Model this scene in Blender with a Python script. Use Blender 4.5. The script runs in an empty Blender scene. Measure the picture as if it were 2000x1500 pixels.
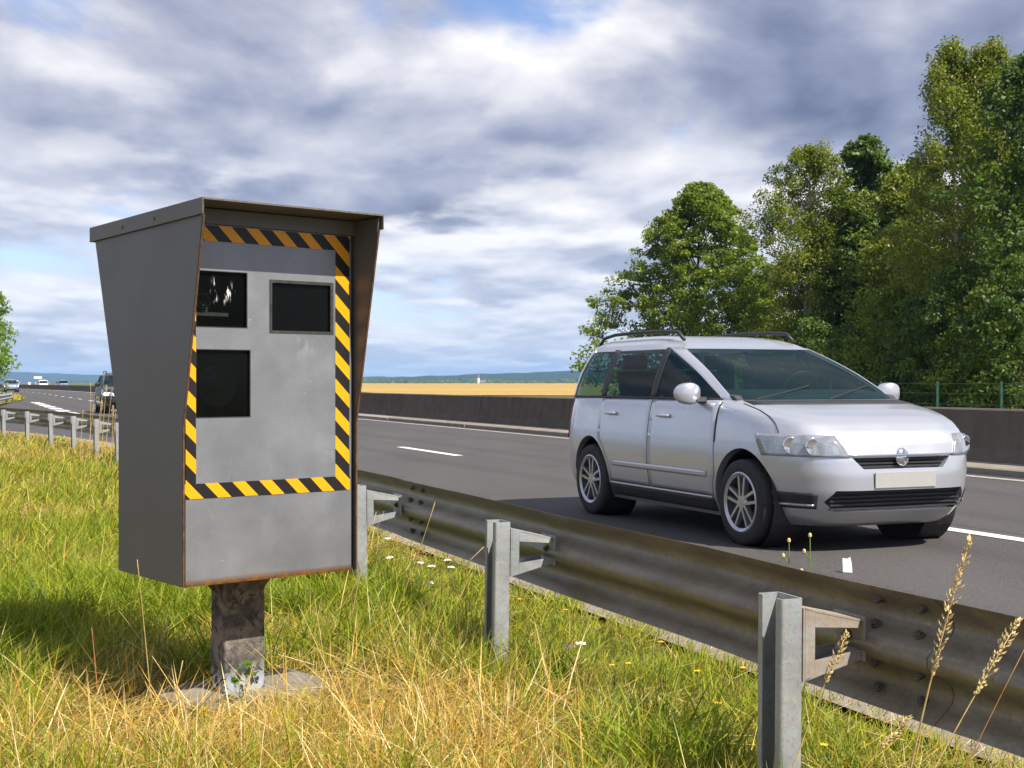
import bpy, bmesh, math, random
import numpy as np
from mathutils import Vector, Matrix

R = math.radians
scene = bpy.context.scene
col = scene.collection

# ------------------------------------------------------------------ camera
CAM_H = 1.15
F_PX = 2550.0
HORIZON = 747.0
cam_d = bpy.data.cameras.new('camera')
cam_d.sensor_width = 36.0
cam_d.lens = 36.0 * F_PX / 2000.0
cam_d.shift_y = -(750.0 - HORIZON) / 2000.0
cam_d.clip_start = 0.05
cam_d.clip_end = 30000.0
cam = bpy.data.objects.new('camera', cam_d)
cam.location = (0, 0, CAM_H)
cam.rotation_euler = (R(90), 0, 0)
col.objects.link(cam)
scene.camera = cam

# ------------------------------------------------------------------ world, sun, exposure
SUN_AZ = R(-42.0)          # measured from +X, counter-clockwise
SUN_EL = R(50.0)
SUN_V = Vector((math.cos(SUN_AZ) * math.cos(SUN_EL), math.sin(SUN_AZ) * math.cos(SUN_EL), math.sin(SUN_EL)))
sun_d = bpy.data.lights.new('sun', 'SUN')
sun_d.energy = 5.0
sun_d.angle = R(0.53)
sun_d.color = (1.0, 0.93, 0.82)
sun = bpy.data.objects.new('sun', sun_d)
sun.rotation_euler = (-SUN_V).to_track_quat('-Z', 'Y').to_euler()
sun.location = (20, -20, 40)
col.objects.link(sun)

world = bpy.data.worlds.new('World')
scene.world = world
world.use_nodes = True
scene.view_settings.view_transform = 'Standard'
scene.view_settings.look = 'None'
scene.view_settings.gamma = 1.0
scene.view_settings.use_curve_mapping = False
scene.view_settings.exposure = 0.72


class NT:
    """small helper round a node tree"""
    def __init__(self, tree):
        self.t = tree
        self.n = tree.nodes
        self.n.clear()

    def node(self, typ, **kw):
        nd = self.n.new(typ)
        for k, v in kw.items():
            setattr(nd, k, v)
        return nd

    def link(self, a, b):
        self.t.links.new(a, b)

    def put(self, sock, v):
        if hasattr(v, 'is_linked'):
            self.link(v, sock)
        else:
            sock.default_value = v

    def math(self, op, a, b=0.0, clamp=False):
        nd = self.node('ShaderNodeMath', operation=op, use_clamp=clamp)
        self.put(nd.inputs[0], a)
        self.put(nd.inputs[1], b)
        return nd.outputs[0]

    def mix(self, f, a, b, blend='MIX'):
        nd = self.node('ShaderNodeMix', data_type='RGBA', blend_type=blend)
        self.put(nd.inputs[0], f)
        for s, v in ((nd.inputs[6], a), (nd.inputs[7], b)):
            if isinstance(v, (tuple, list)) and len(v) == 3:
                v = (*v, 1.0)
            self.put(s, v)
        return nd.outputs[2]

    def noise(self, vec, scale, detail=4.0, rough=0.55, dist=0.0, out=0):
        nd = self.node('ShaderNodeTexNoise')
        if vec is not None:
            self.link(vec, nd.inputs['Vector'])
        nd.inputs['Scale'].default_value = scale
        nd.inputs['Detail'].default_value = detail
        nd.inputs['Roughness'].default_value = rough
        nd.inputs['Distortion'].default_value = dist
        return nd.outputs[out]

    def ramp(self, fac, stops, interp='LINEAR'):
        nd = self.node('ShaderNodeValToRGB')
        cr = nd.color_ramp
        cr.interpolation = interp
        while len(cr.elements) < len(stops):
            cr.elements.new(0.5)
        for e, (p, c) in zip(cr.elements, stops):
            e.position = p
            if not isinstance(c, (tuple, list)):
                c = (c, c, c)
            e.color = (*c, 1.0) if len(c) == 3 else c
        self.put(nd.inputs[0], fac)
        return nd.outputs[0]

    def mapping(self, vec, scale=(1, 1, 1), loc=(0, 0, 0), rot=(0, 0, 0)):
        nd = self.node('ShaderNodeMapping')
        self.link(vec, nd.inputs[0])
        nd.inputs['Location'].default_value = loc
        nd.inputs['Rotation'].default_value = rot
        nd.inputs['Scale'].default_value = scale
        return nd.outputs[0]


CLOUD = (-10.48, 1.77)


def build_world():
    w = NT(world.node_tree)
    sky = w.node('ShaderNodeTexSky', sky_type='NISHITA', sun_disc=False)
    sky.sun_elevation = SUN_EL
    sky.sun_rotation = math.atan2(SUN_V.x, SUN_V.y)
    sky.air_density = 1.0
    sky.dust_density = 0.3
    sky.ozone_density = 2.0
    tc = w.node('ShaderNodeTexCoord')
    sep = w.node('ShaderNodeSeparateXYZ')
    w.link(tc.outputs['Generated'], sep.inputs[0])
    zc = w.math('ADD', w.math('MAXIMUM', sep.outputs[2], 0.0), 0.30)
    cx = w.math('DIVIDE', sep.outputs[0], zc)
    cy = w.math('DIVIDE', sep.outputs[1], zc)
    cmb = w.node('ShaderNodeCombineXYZ')
    w.link(cx, cmb.inputs[0]); w.link(cy, cmb.inputs[1])
    LX, LY = CLOUD
    p = w.mapping(cmb.outputs[0], scale=(1.0, 0.85, 1), loc=(LX, LY, 0.3))
    p2 = w.mapping(cmb.outputs[0], scale=(1.0, 0.85, 1), loc=(LX + 0.02, LY - 0.085, 0.3))
    n1 = w.noise(p, 2.3, 9.0, 0.50, 0.15)
    n1b = w.noise(p2, 2.3, 9.0, 0.50, 0.15)
    big = w.noise(w.mapping(cmb.outputs[0], scale=(0.6, 0.8, 1), loc=(LX + 8.2, LY - 5.2, 0)), 1.3, 2.0, 0.5, 0.2)
    cov = w.math('ADD', n1, w.math('MULTIPLY', w.math('SUBTRACT', big, 0.5), 0.55))
    cover = w.ramp(cov, [(0.33, 0.0), (0.46, 1.0)], 'EASE')
    slope = w.math('MULTIPLY', w.math('SUBTRACT', n1, n1b), 3.0)
    dens = w.math('MULTIPLY', w.math('SUBTRACT', cov, 0.5), -1.7)
    lit = w.math('ADD', w.math('ADD', slope, dens), 0.60)
    shade = w.ramp(lit, [(0.05, (0.125, 0.155, 0.26)), (0.36, (0.26, 0.295, 0.42)), (0.60, (0.44, 0.46, 0.56)), (0.80, (0.66, 0.66, 0.72)), (1.0, (0.88, 0.87, 0.88))])
    shade10 = w.mix(1.0, shade, (10.0, 10.0, 10.0), 'MULTIPLY')
    base = w.mix(1.0, sky.outputs[0], (1.12, 1.18, 1.42), 'MULTIPLY')
    c0 = w.mix(cover, base, shade10)
    zl = w.math('ADD', w.math('MAXIMUM', sep.outputs[2], 0.0), 0.085)
    cm2 = w.node('ShaderNodeCombineXYZ')
    w.link(w.math('DIVIDE', sep.outputs[0], zl), cm2.inputs[0]); w.link(w.math('DIVIDE', sep.outputs[1], zl), cm2.inputs[1])
    q1 = w.noise(w.mapping(cm2.outputs[0], scale=(1.0, 0.62, 1), loc=(4.7, 1.3, 0.0)), 1.15, 8.0, 0.5, 0.1)
    q2 = w.noise(w.mapping(cm2.outputs[0], scale=(1.0, 0.62, 1), loc=(4.7, 1.3 - 0.16, 0.0)), 1.15, 8.0, 0.5, 0.1)
    cov2 = w.math('MULTIPLY', w.ramp(q1, [(0.44, 0.0), (0.53, 1.0)], 'EASE'), w.ramp(sep.outputs[2], [(0.0, 0.9), (0.13, 0.9), (0.20, 0.0)]))
    lit2 = w.math('ADD', w.math('MULTIPLY', w.math('SUBTRACT', q1, q2), 3.6), 0.56)
    sh2 = w.mix(1.0, w.ramp(lit2, [(0.25, (0.42, 0.45, 0.56)), (0.55, (0.66, 0.67, 0.74)), (0.85, (0.93, 0.91, 0.90))]), (10.0, 10.0, 10.0), 'MULTIPLY')
    c0 = w.mix(cov2, c0, sh2)
    # pale air near the horizon
    low = w.ramp(sep.outputs[2], [(0.0, 0.70), (0.04, 0.42), (0.12, 0.12), (0.24, 0.0)])
    c1 = w.mix(low, c0, (5.3, 6.2, 7.7))
    bg = w.node('ShaderNodeBackground')
    w.link(c1, bg.inputs[0])
    bg.inputs[1].default_value = 0.076
    out = w.node('ShaderNodeOutputWorld')
    w.link(bg.outputs[0], out.inputs[0])


build_world()

# ------------------------------------------------------------------ frames of reference
DX, DY = -0.3839, 0.9234            # the road runs away along (DX, DY); right of it is (DY, -DX)


def bend(u):
    return -0.00045 * max(0.0, u - 130.0) ** 2


def W(u, v, z=0.0):
    """road coordinates (along, across) to world"""
    v = v + bend(u)
    return Vector((u * DX + v * DY, u * DY - v * DX, z))


def at(px, py, Y):
    """a point of the place from its direction and its distance Y"""
    return Vector(((px - 1000.0) / F_PX * Y, Y, CAM_H - (py - HORIZON) / F_PX * Y))


def u_for(px, v):
    """distance along the road at which a line at offset v has the bearing px"""
    lo, hi = 1.0, 900.0
    for _ in range(60):
        m = 0.5 * (lo + hi)
        q = W(m, v)
        if 1000 + F_PX * q.x / q.y > px:
            lo = m
        else:
            hi = m
    return 0.5 * (lo + hi)


# ------------------------------------------------------------------ object helpers
def tag(o, label=None, cat=None, group=None, kind=None):
    if label: o['label'] = label
    if cat: o['category'] = cat
    if group: o['group'] = group
    if kind: o['kind'] = kind
    return o


def thing(name, label, cat, loc=(0, 0, 0), rz=0.0, group=None):
    o = bpy.data.objects.new(name, None)
    o.empty_display_size = 0.2
    o.location = loc
    o.rotation_euler = (0, 0, rz)
    col.objects.link(o)
    return tag(o, label, cat, group)


def link(name, me, mat, parent=None, smooth=False):
    o = bpy.data.objects.new(name, me)
    if mat is not None:
        if not me.materials:
            me.materials.append(mat)
    if smooth:
        me.polygons.foreach_set('use_smooth', np.ones(len(me.polygons), dtype=bool))
    o.parent = parent
    col.objects.link(o)
    return o


def mesh(name, verts, faces, mat, parent=None, smooth=False, fix=True):
    me = bpy.data.meshes.new(name)
    me.from_pydata([tuple(v) for v in verts], [], [tuple(f) for f in faces])
    if fix:
        bm = bmesh.new(); bm.from_mesh(me)
        bmesh.ops.recalc_face_normals(bm, faces=bm.faces)
        bm.to_mesh(me); bm.free()
    me.update()
    return link(name, me, mat, parent, smooth)


def bigmesh(name, V, F, mat, parent=None, colors=None, smooth=False):
    """numpy arrays to a mesh; F is (m, k)"""
    me = bpy.data.meshes.new(name)
    V = np.ascontiguousarray(V, dtype=np.float32)
    F = np.ascontiguousarray(F, dtype=np.int32)
    m, k = F.shape
    me.vertices.add(len(V)); me.vertices.foreach_set('co', V.ravel())
    me.loops.add(m * k); me.loops.foreach_set('vertex_index', F.ravel())
    me.polygons.add(m)
    me.polygons.foreach_set('loop_start', np.arange(0, m * k, k, dtype=np.int32))
    me.update(calc_edges=True)
    if colors is not None:
        a = me.color_attributes.new('tint', 'FLOAT_COLOR', 'POINT')
        c = np.ones((len(V), 4), dtype=np.float32); c[:, :3] = colors
        a.data.foreach_set('color', c.ravel())
    return link(name, me, mat, parent, smooth)


class MB:
    """collects shapes into one mesh"""
    def __init__(self):
        self.v = []; self.f = []

    def add(self, vs, fs):
        b = len(self.v)
        self.v += [tuple(q) for q in vs]
        self.f += [tuple(i + b for i in f) for f in fs]
        return self

    def box(self, x0, x1, y0, y1, z0, z1, M=None):
        vs = [Vector((x, y, z)) for z in (z0, z1) for y in (y0, y1) for x in (x0, x1)]
        if M is not None: vs = [M @ q for q in vs]
        return self.add(vs, [(0, 2, 3, 1), (4, 5, 7, 6), (0, 1, 5, 4), (2, 6, 7, 3), (0, 4, 6, 2), (1, 3, 7, 5)])

    def prism(self, poly, fn, t0, t1):
        """poly of (a, b); fn(a, b, t) gives the point"""
        n = len(poly)
        vs = [fn(a, b, t0) for a, b in poly] + [fn(a, b, t1) for a, b in poly]
        fs = [tuple(range(n - 1, -1, -1)), tuple(range(n, 2 * n))]
        fs += [(i, (i + 1) % n, n + (i + 1) % n, n + i) for i in range(n)]
        return self.add(vs, fs)

    def tube(self, pts, rad, sides=8, cap=True):
        pts = [Vector(q) for q in pts]
        if not isinstance(rad, (list, tuple)): rad = [rad] * len(pts)
        vs = []; fs = []
        prev = None
        for i, q in enumerate(pts):
            t = (pts[min(i + 1, len(pts) - 1)] - pts[max(i - 1, 0)]).normalized()
            ref = prev if prev is not None else (Vector((0, 0, 1)) if abs(t.z) < 0.9 else Vector((1, 0, 0)))
            a = (ref - t * ref.dot(t))
            if a.length < 1e-6: a = t.orthogonal()
            a.normalize(); b = t.cross(a); prev = a
            for k in range(sides):
                g = 2 * math.pi * k / sides
                vs.append(q + (a * math.cos(g) + b * math.sin(g)) * rad[i])
        for i in range(len(pts) - 1):
            for k in range(sides):
                k2 = (k + 1) % sides
                fs.append((i * sides + k, i * sides + k2, (i + 1) * sides + k2, (i + 1) * sides + k))
        if cap:
            fs.append(tuple(range(sides - 1, -1, -1)))
            fs.append(tuple((len(pts) - 1) * sides + k for k in range(sides)))
        return self.add(vs, fs)

    def lathe(self, prof, M=None, sides=24):
        """prof of (radius, height) about the local z axis"""
        vs = []; fs = []
        for r, h in prof:
            for k in range(sides):
                g = 2 * math.pi * k / sides
                q = Vector((r * math.cos(g), r * math.sin(g), h))
                vs.append(M @ q if M is not None else q)
        for i in range(len(prof) - 1):
            for k in range(sides):
                k2 = (k + 1) % sides
                fs.append((i * sides + k, i * sides + k2, (i + 1) * sides + k2, (i + 1) * sides + k))
        return self.add(vs, fs)

    def build(self, name, mat, parent=None, smooth=False, bevel=0.0):
        o = mesh(name, self.v, self.f, mat, parent, smooth)
        if bevel > 0:
            m = o.modifiers.new('bevel', 'BEVEL'); m.width = bevel; m.segments = 2; m.limit_method = 'ANGLE'; m.angle_limit = R(40)
        return o


def auto_smooth(o, deg=35):
    me = o.data
    bm = bmesh.new(); bm.from_mesh(me)
    for f in bm.faces: f.smooth = True
    for e in bm.edges:
        if len(e.link_faces) == 2 and e.calc_face_angle(0) > R(deg): e.smooth = False
    bm.to_mesh(me); bm.free()
    return o


# ------------------------------------------------------------------ materials
def material(name):
    m = bpy.data.materials.new(name)
    m.use_nodes = True
    t = NT(m.node_tree)
    out = t.node('ShaderNodeOutputMaterial')
    b = t.node('ShaderNodeBsdfPrincipled')
    t.link(b.outputs[0], out.inputs[0])
    tc = t.node('ShaderNodeTexCoord')
    return m, t, b, tc.outputs['Object'], out


def setb(t, b, **kw):
    names = dict(color='Base Color', rough='Roughness', metal='Metallic', spec='Specular IOR Level', coat='Coat Weight', coatr='Coat Rough', alpha='Alpha', trans='Transmission Weight')
    for k, v in kw.items():
        if isinstance(v, tuple) and len(v) == 3: v = (*v, 1.0)
        t.put(b.inputs[names[k]], v)


def bump(t, b, h, strength=0.3, dist=0.01):
    nd = t.node('ShaderNodeBump')
    nd.inputs['Strength'].default_value = strength
    nd.inputs['Distance'].default_value = dist
    t.link(h, nd.inputs['Height'])
    t.link(nd.outputs[0], b.inputs['Normal'])


def plain(name, c, rough=0.5, metal=0.0, var=0.15, scale=8.0, spec=0.5, coat=0.0):
    m, t, b, oc, _ = material(name)
    n = t.noise(oc, scale, 5.0, 0.6)
    lo = tuple(x * (1 - var) for x in c); hi = tuple(min(1, x * (1 + var)) for x in c)
    setb(t, b, color=t.ramp(n, [(0.3, lo), (0.7, hi)]), rough=rough, metal=metal, spec=spec, coat=coat)
    return m


def m_asphalt():
    m, t, b, oc, _ = material('asphalt')
    fine = t.noise(oc, 75.0, 3.0, 0.75)
    mid = t.noise(oc, 24.0, 5.0, 0.75)
    big = t.noise(t.mapping(oc, scale=(0.5, 0.5, 0.5)), 0.7, 4.0, 0.6)
    base = t.ramp(fine, [(0.32, (0.018, 0.017, 0.018)), (0.52, (0.075, 0.071, 0.072)), (0.70, (0.27, 0.25, 0.24))])
    c = t.mix(0.4, base, t.ramp(mid, [(0.32, (0.030, 0.028, 0.028)), (0.68, (0.150, 0.140, 0.132))]))
    # along-road wear: wheel tracks a little lighter and patches
    rot = t.mapping(oc, rot=(0, 0, math.atan2(DX, DY)), scale=(1.0, 0.03, 1.0))
    tr = t.noise(rot, 1.1, 3.0, 0.5)
    c = t.mix(t.ramp(tr, [(0.42, 0.0), (0.62, 0.35)]), c, (0.115, 0.108, 0.105))
    c = t.mix(t.ramp(big, [(0.45, 0.0), (0.7, 0.3)]), c, (0.05, 0.048, 0.05))
    dot = t.node('ShaderNodeVectorMath', operation='DOT_PRODUCT')
    t.link(oc, dot.inputs[0]); dot.inputs[1].default_value = (DY, -DX, 0.0)
    vv = dot.outputs['Value']
    wig = t.math('MULTIPLY', t.noise(oc, 0.35, 2.0, 0.5), 0.35)
    ph = t.math('MULTIPLY', t.math('SUBTRACT', t.math('ADD', vv, wig), 4.72), 2 * math.pi / 1.77)
    trk = t.math('COSINE', ph, 0.0)
    c = t.mix(t.ramp(trk, [(0.55, 0.0), (0.98, 0.34)]), c, (0.052, 0.050, 0.052))
    seam = t.math('ABSOLUTE', t.math('SUBTRACT', t.math('ADD', vv, t.math('MULTIPLY', fine, 0.02)), 7.36))
    c = t.mix(t.ramp(seam, [(0.0, 0.8), (0.025, 0.0)]), c, (0.02, 0.02, 0.02))
    oil = t.noise(t.mapping(oc, rot=(0, 0, math.atan2(DX, DY)), scale=(1.6, 0.35, 1.0)), 1.3, 5.0, 0.7)
    c = t.mix(t.ramp(oil, [(0.60, 0.0), (0.74, 0.45)]), c, (0.035, 0.034, 0.036))
    grit = t.noise(oc, 28.0, 3.0, 0.7)
    c = t.mix(t.ramp(grit, [(0.70, 0.0), (0.78, 0.35)]), c, (0.22, 0.20, 0.18))
    c = t.mix(1.0, c, (0.82, 0.81, 0.81), 'MULTIPLY')
    setb(t, b, color=c, rough=0.82, spec=0.35)
    bump(t, b, fine, 0.5, 0.004)
    return m


def m_roadpaint():
    m, t, b, oc, _ = material('road_paint')
    n = t.noise(oc, 70.0, 4.0, 0.7)
    n2 = t.noise(oc, 3.0, 3.0, 0.6)
    c = t.mix(t.ramp(n2, [(0.3, 0.0), (0.8, 0.35)]), (0.78, 0.76, 0.70), (0.5, 0.47, 0.42))
    c = t.mix(t.ramp(n, [(0.54, 0.0), (0.66, 0.75)]), c, (0.14, 0.13, 0.13))
    setb(t, b, color=c, rough=0.6)
    bump(t, b, n, 0.3, 0.003)
    return m


def m_wornpaint():
    m, t, b, oc, _ = material('worn_road_paint')
    n = t.noise(oc, 40.0, 5.0, 0.7)
    c = t.ramp(n, [(0.35, (0.12, 0.115, 0.11)), (0.55, (0.42, 0.40, 0.37)), (0.75, (0.55, 0.53, 0.50))])
    setb(t, b, color=c, rough=0.7)
    return m


def m_verge():
    m, t, b, oc, _ = material('verge_soil')
    n = t.noise(oc, 3.0, 6.0, 0.65)
    n2 = t.noise(oc, 55.0, 4.0, 0.7)
    c = t.ramp(n, [(0.3, (0.06, 0.065, 0.018)), (0.5, (0.10, 0.09, 0.025)), (0.7, (0.18, 0.135, 0.05))])
    c = t.mix(0.5, c, t.ramp(n2, [(0.35, (0.05, 0.042, 0.015)), (0.65, (0.24, 0.19, 0.075))]))
    setb(t, b, color=c, rough=0.95, spec=0.1)
    bump(t, b, n2, 0.8, 0.03)
    return m


def m_dirt_edge():
    m, t, b, oc, _ = material('gritty_shoulder')
    n = t.noise(oc, 120.0, 4.0, 0.7)
    n2 = t.noise(oc, 4.0, 4.0, 0.6)
    c = t.ramp(n, [(0.3, (0.13, 0.108, 0.09)), (0.55, (0.30, 0.25, 0.21)), (0.75, (0.46, 0.39, 0.33))])
    c = t.mix(t.ramp(n2, [(0.4, 0.0), (0.7, 0.4)]), c, (0.16, 0.15, 0.145))
    setb(t, b, color=c, rough=0.9, spec=0.2)
    bump(t, b, n, 0.6, 0.008)
    return m


def m_field(name, cols, sx, sy, rz):
    m, t, b, oc, _ = material(name)
    rot = t.mapping(oc, rot=(0, 0, rz), scale=(sx, sy, 1.0))
    n = t.noise(rot, 1.0, 5.0, 0.65)
    n2 = t.noise(oc, 0.9, 5.0, 0.75)
    c = t.mix(0.45, t.ramp(n, [(0.3, cols[0]), (0.5, cols[1]), (0.7, cols[2])]), t.ramp(n2, [(0.35, cols[0]), (0.65, cols[2])]))
    setb(t, b, color=c, rough=0.9, spec=0.1)
    bump(t, b, n2, 0.5, 0.2)
    return m


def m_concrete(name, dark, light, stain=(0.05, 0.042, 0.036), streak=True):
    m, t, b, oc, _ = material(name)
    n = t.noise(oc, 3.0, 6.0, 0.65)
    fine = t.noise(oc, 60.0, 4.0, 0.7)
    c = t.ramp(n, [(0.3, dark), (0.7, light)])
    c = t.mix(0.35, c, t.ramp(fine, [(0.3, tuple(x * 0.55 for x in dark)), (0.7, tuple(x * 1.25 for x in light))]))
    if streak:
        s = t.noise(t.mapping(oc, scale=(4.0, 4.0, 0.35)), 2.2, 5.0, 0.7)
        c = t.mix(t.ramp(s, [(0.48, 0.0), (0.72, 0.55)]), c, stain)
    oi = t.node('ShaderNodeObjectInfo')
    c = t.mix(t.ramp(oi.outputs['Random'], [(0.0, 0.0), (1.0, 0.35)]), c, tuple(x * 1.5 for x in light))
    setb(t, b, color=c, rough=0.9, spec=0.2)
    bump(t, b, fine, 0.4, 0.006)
    return m


def m_galv(name, a, bcol, dirt, amount, rough=0.5, metal=0.35):
    m, t, b, oc, _ = material(name)
    vo = t.node('ShaderNodeTexVoronoi')
    t.link(oc, vo.inputs['Vector']); vo.inputs['Scale'].default_value = 70.0
    n = t.noise(oc, 6.0, 6.0, 0.65, 0.4)
    n2 = t.noise(t.mapping(oc, scale=(1.0, 1.0, 5.0)), 4.0, 6.0, 0.7)
    c = t.mix(t.ramp(n, [(0.35, 0.0), (0.65, 1.0)]), a, bcol)
    c = t.mix(0.12, c, vo.outputs['Color'], 'SOFT_LIGHT')
    c = t.mix(t.ramp(n2, [(0.40, 0.0), (0.68, amount)]), c, dirt)
    sp2 = t.noise(oc, 90.0, 4.0, 0.75)
    c = t.mix(t.ramp(sp2, [(0.52, 0.0), (0.70, 0.45)]), c, tuple(q * 0.5 for q in dirt))
    drip = t.noise(t.mapping(oc, scale=(14.0, 14.0, 1.2)), 2.5, 5.0, 0.7)
    c = t.mix(t.ramp(drip, [(0.52, 0.0), (0.72, amount * 0.7)]), c, tuple(q * 0.8 for q in dirt))
    scr = t.noise(t.mapping(oc, rot=(0, 0, math.atan2(DX, DY)), scale=(60.0, 1.5, 60.0)), 1.0, 4.0, 0.7)
    c = t.mix(t.ramp(scr, [(0.63, 0.0), (0.70, 0.35)]), c, tuple(min(1, q * 1.5) for q in bcol))
    setb(t, b, color=c, rough=t.ramp(n, [(0.3, rough - 0.1), (0.7, rough + 0.12)]), metal=metal)
    bump(t, b, n, 0.12, 0.004)
    return m


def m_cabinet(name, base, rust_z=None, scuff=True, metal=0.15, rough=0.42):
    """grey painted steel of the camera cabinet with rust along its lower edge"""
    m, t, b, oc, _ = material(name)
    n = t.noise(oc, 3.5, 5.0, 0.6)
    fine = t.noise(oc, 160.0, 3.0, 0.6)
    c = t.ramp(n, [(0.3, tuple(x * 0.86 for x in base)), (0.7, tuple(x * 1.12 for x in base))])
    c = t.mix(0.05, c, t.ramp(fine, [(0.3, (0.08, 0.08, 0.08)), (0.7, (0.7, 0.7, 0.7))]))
    sep = t.node('ShaderNodeSeparateXYZ'); t.link(oc, sep.inputs[0])
    drip = t.noise(t.mapping(oc, scale=(9.0, 9.0, 0.7)), 2.0, 5.0, 0.6)
    c = t.mix(t.ramp(drip, [(0.5, 0.0), (0.75, 0.16)]), c, tuple(x * 0.72 for x in base))
    if scuff:
        sc1 = t.noise(oc, 9.0, 7.0, 0.75, 1.2)
        where = t.noise(oc, 2.6, 2.0, 0.5)
        f = t.math('MULTIPLY', t.ramp(sc1, [(0.55, 0.0), (0.64, 1.0)]), t.ramp(where, [(0.50, 0.0), (0.66, 0.55)]))
        c = t.mix(f, c, (0.50, 0.51, 0.53))
        cl = t.noise(oc, 4.5, 4.0, 0.6)
        c = t.mix(t.ramp(cl, [(0.5, 0.0), (0.72, 0.35)]), c, (0.40, 0.41, 0.43))
        specks = t.noise(oc, 75.0, 2.0, 0.5)
        c = t.mix(t.ramp(specks, [(0.74, 0.0), (0.78, 0.8)]), c, (0.62, 0.62, 0.6))
    if rust_z is not None:
        rn = t.noise(oc, 38.0, 5.0, 0.7)
        h = t.math('SUBTRACT', sep.outputs[2], t.math('MULTIPLY', rn, 0.030))
        f = t.ramp(t.math('MULTIPLY', t.math('SUBTRACT', h, rust_z - 0.012), 40.0), [(0.0, 1.0), (0.45, 0.55), (0.8, 0.0)])
        c = t.mix(f, c, t.ramp(rn, [(0.35, (0.10, 0.038, 0.012)), (0.6, (0.32, 0.14, 0.03))]))
    setb(t, b, color=c, rough=t.ramp(n, [(0.3, rough), (0.7, rough + 0.14)]), metal=metal, spec=0.45)
    bump(t, b, fine, 0.08, 0.002)
    return m


def m_tape():
    m, t, b, oc, _ = material('hazard_tape')
    sep = t.node('ShaderNodeSeparateXYZ'); t.link(oc, sep.inputs[0])
    s = t.math('ADD', sep.outputs[0], sep.outputs[2])
    f = t.math('FRACT', t.math('MULTIPLY', t.math('ADD', s, 4.037), 1.0 / 0.103))
    k = t.math('LESS_THAN', f, 0.52)
    n = t.noise(oc, 60.0, 4.0, 0.7)
    n2 = t.noise(oc, 8.0, 4.0, 0.6)
    yel = t.mix(t.ramp(n2, [(0.35, 0.0), (0.75, 0.3)]), (0.84, 0.36, 0.004), (0.72, 0.28, 0.008))
    c = t.mix(k, yel, (0.013, 0.012, 0.012))
    c = t.mix(t.ramp(n, [(0.74, 0.0), (0.80, 0.5)]), c, (0.42, 0.36, 0.25))
    setb(t, b, color=c, rough=0.42, spec=0.4)
    return m


def m_pole():
    m, t, b, oc, _ = material('peeling_paint')
    n = t.noise(oc, 9.0, 7.0, 0.68, 0.8)
    n2 = t.noise(oc, 26.0, 6.0, 0.7, 0.3)
    n3 = t.noise(oc, 4.0, 3.0, 0.6)
    sep = t.node('ShaderNodeSeparateXYZ'); t.link(oc, sep.inputs[0])
    c = t.ramp(n, [(0.34, (0.035, 0.032, 0.032)), (0.47, (0.10, 0.088, 0.08)), (0.58, (0.22, 0.19, 0.155)), (0.74, (0.30, 0.27, 0.21))])
    c = t.mix(t.ramp(n3, [(0.5, 0.0), (0.65, 0.55)]), c, (0.27, 0.185, 0.155))
    c = t.mix(t.ramp(n2, [(0.56, 0.0), (0.60, 0.85)]), c, (0.035, 0.033, 0.035))
    low = t.ramp(t.math('ADD', sep.outputs[2], t.math('MULTIPLY', n2, 0.10)), [(0.12, 1.0), (0.20, 0.0)])
    flake = t.mix(t.ramp(n2, [(0.48, 0.0), (0.52, 1.0)]), (0.03, 0.03, 0.035), (0.34, 0.38, 0.43))
    c = t.mix(low, c, flake)
    setb(t, b, color=c, rough=0.75, spec=0.3)
    bump(t, b, n2, 0.5, 0.004)
    return m


def m_leaf(name, trans=0.35, rough=0.5, tint=(1.15, 1.3, 0.6)):
    m, t, b, oc, out = material(name)
    at_ = t.node('ShaderNodeAttribute', attribute_name='tint')
    setb(t, b, color=at_.outputs['Color'], rough=rough, spec=0.35)
    tr = t.node('ShaderNodeBsdfTranslucent')
    t.link(t.mix(1.0, at_.outputs['Color'], tint, 'MULTIPLY'), tr.inputs[0])
    mx = t.node('ShaderNodeMixShader'); mx.inputs[0].default_value = trans
    t.link(b.outputs[0], mx.inputs[1]); t.link(tr.outputs[0], mx.inputs[2])
    t.link(mx.outputs[0], out.inputs[0])
    return m


def m_bark(name, birch=False):
    m, t, b, oc, _ = material(name)
    if birch:
        n = t.noise(t.mapping(oc, scale=(1.0, 1.0, 3.0)), 2.5, 5.0, 0.7)
        c = t.ramp(n, [(0.36, (0.09, 0.075, 0.06)), (0.46, (0.38, 0.33, 0.27)), (0.7, (0.52, 0.47, 0.40))])
    else:
        n = t.noise(t.mapping(oc, scale=(3.0, 3.0, 0.6)), 4.0, 5.0, 0.7)
        c = t.ramp(n, [(0.3, (0.045, 0.036, 0.026)), (0.7, (0.13, 0.105, 0.075))])
    setb(t, b, color=c, rough=0.9, spec=0.2)
    bump(t, b, n, 0.6, 0.03)
    return m


def m_carpaint(name, c, metal=0.75, rough=0.28):
    m, t, b, oc, _ = material(name)
    n = t.noise(oc, 900.0, 2.0, 0.5)
    dirt = t.noise(oc, 2.2, 5.0, 0.6)
    sep = t.node('ShaderNodeSeparateXYZ'); t.link(oc, sep.inputs[0])
    lo = tuple(x * 0.9 for x in c); hi = tuple(min(1.0, x * 1.1) for x in c)
    k = t.ramp(n, [(0.3, lo), (0.7, hi)])
    low = t.math('MULTIPLY', t.ramp(sep.outputs[2], [(0.2, 0.5), (0.6, 0.0)]), dirt)
    k = t.mix(low, k, (0.16, 0.145, 0.125))
    setb(t, b, color=k, rough=t.ramp(dirt, [(0.3, rough), (0.7, rough + 0.1)]), metal=metal, coat=0.7)
    b.inputs['Coat Roughness'].default_value = 0.05
    return m


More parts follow.
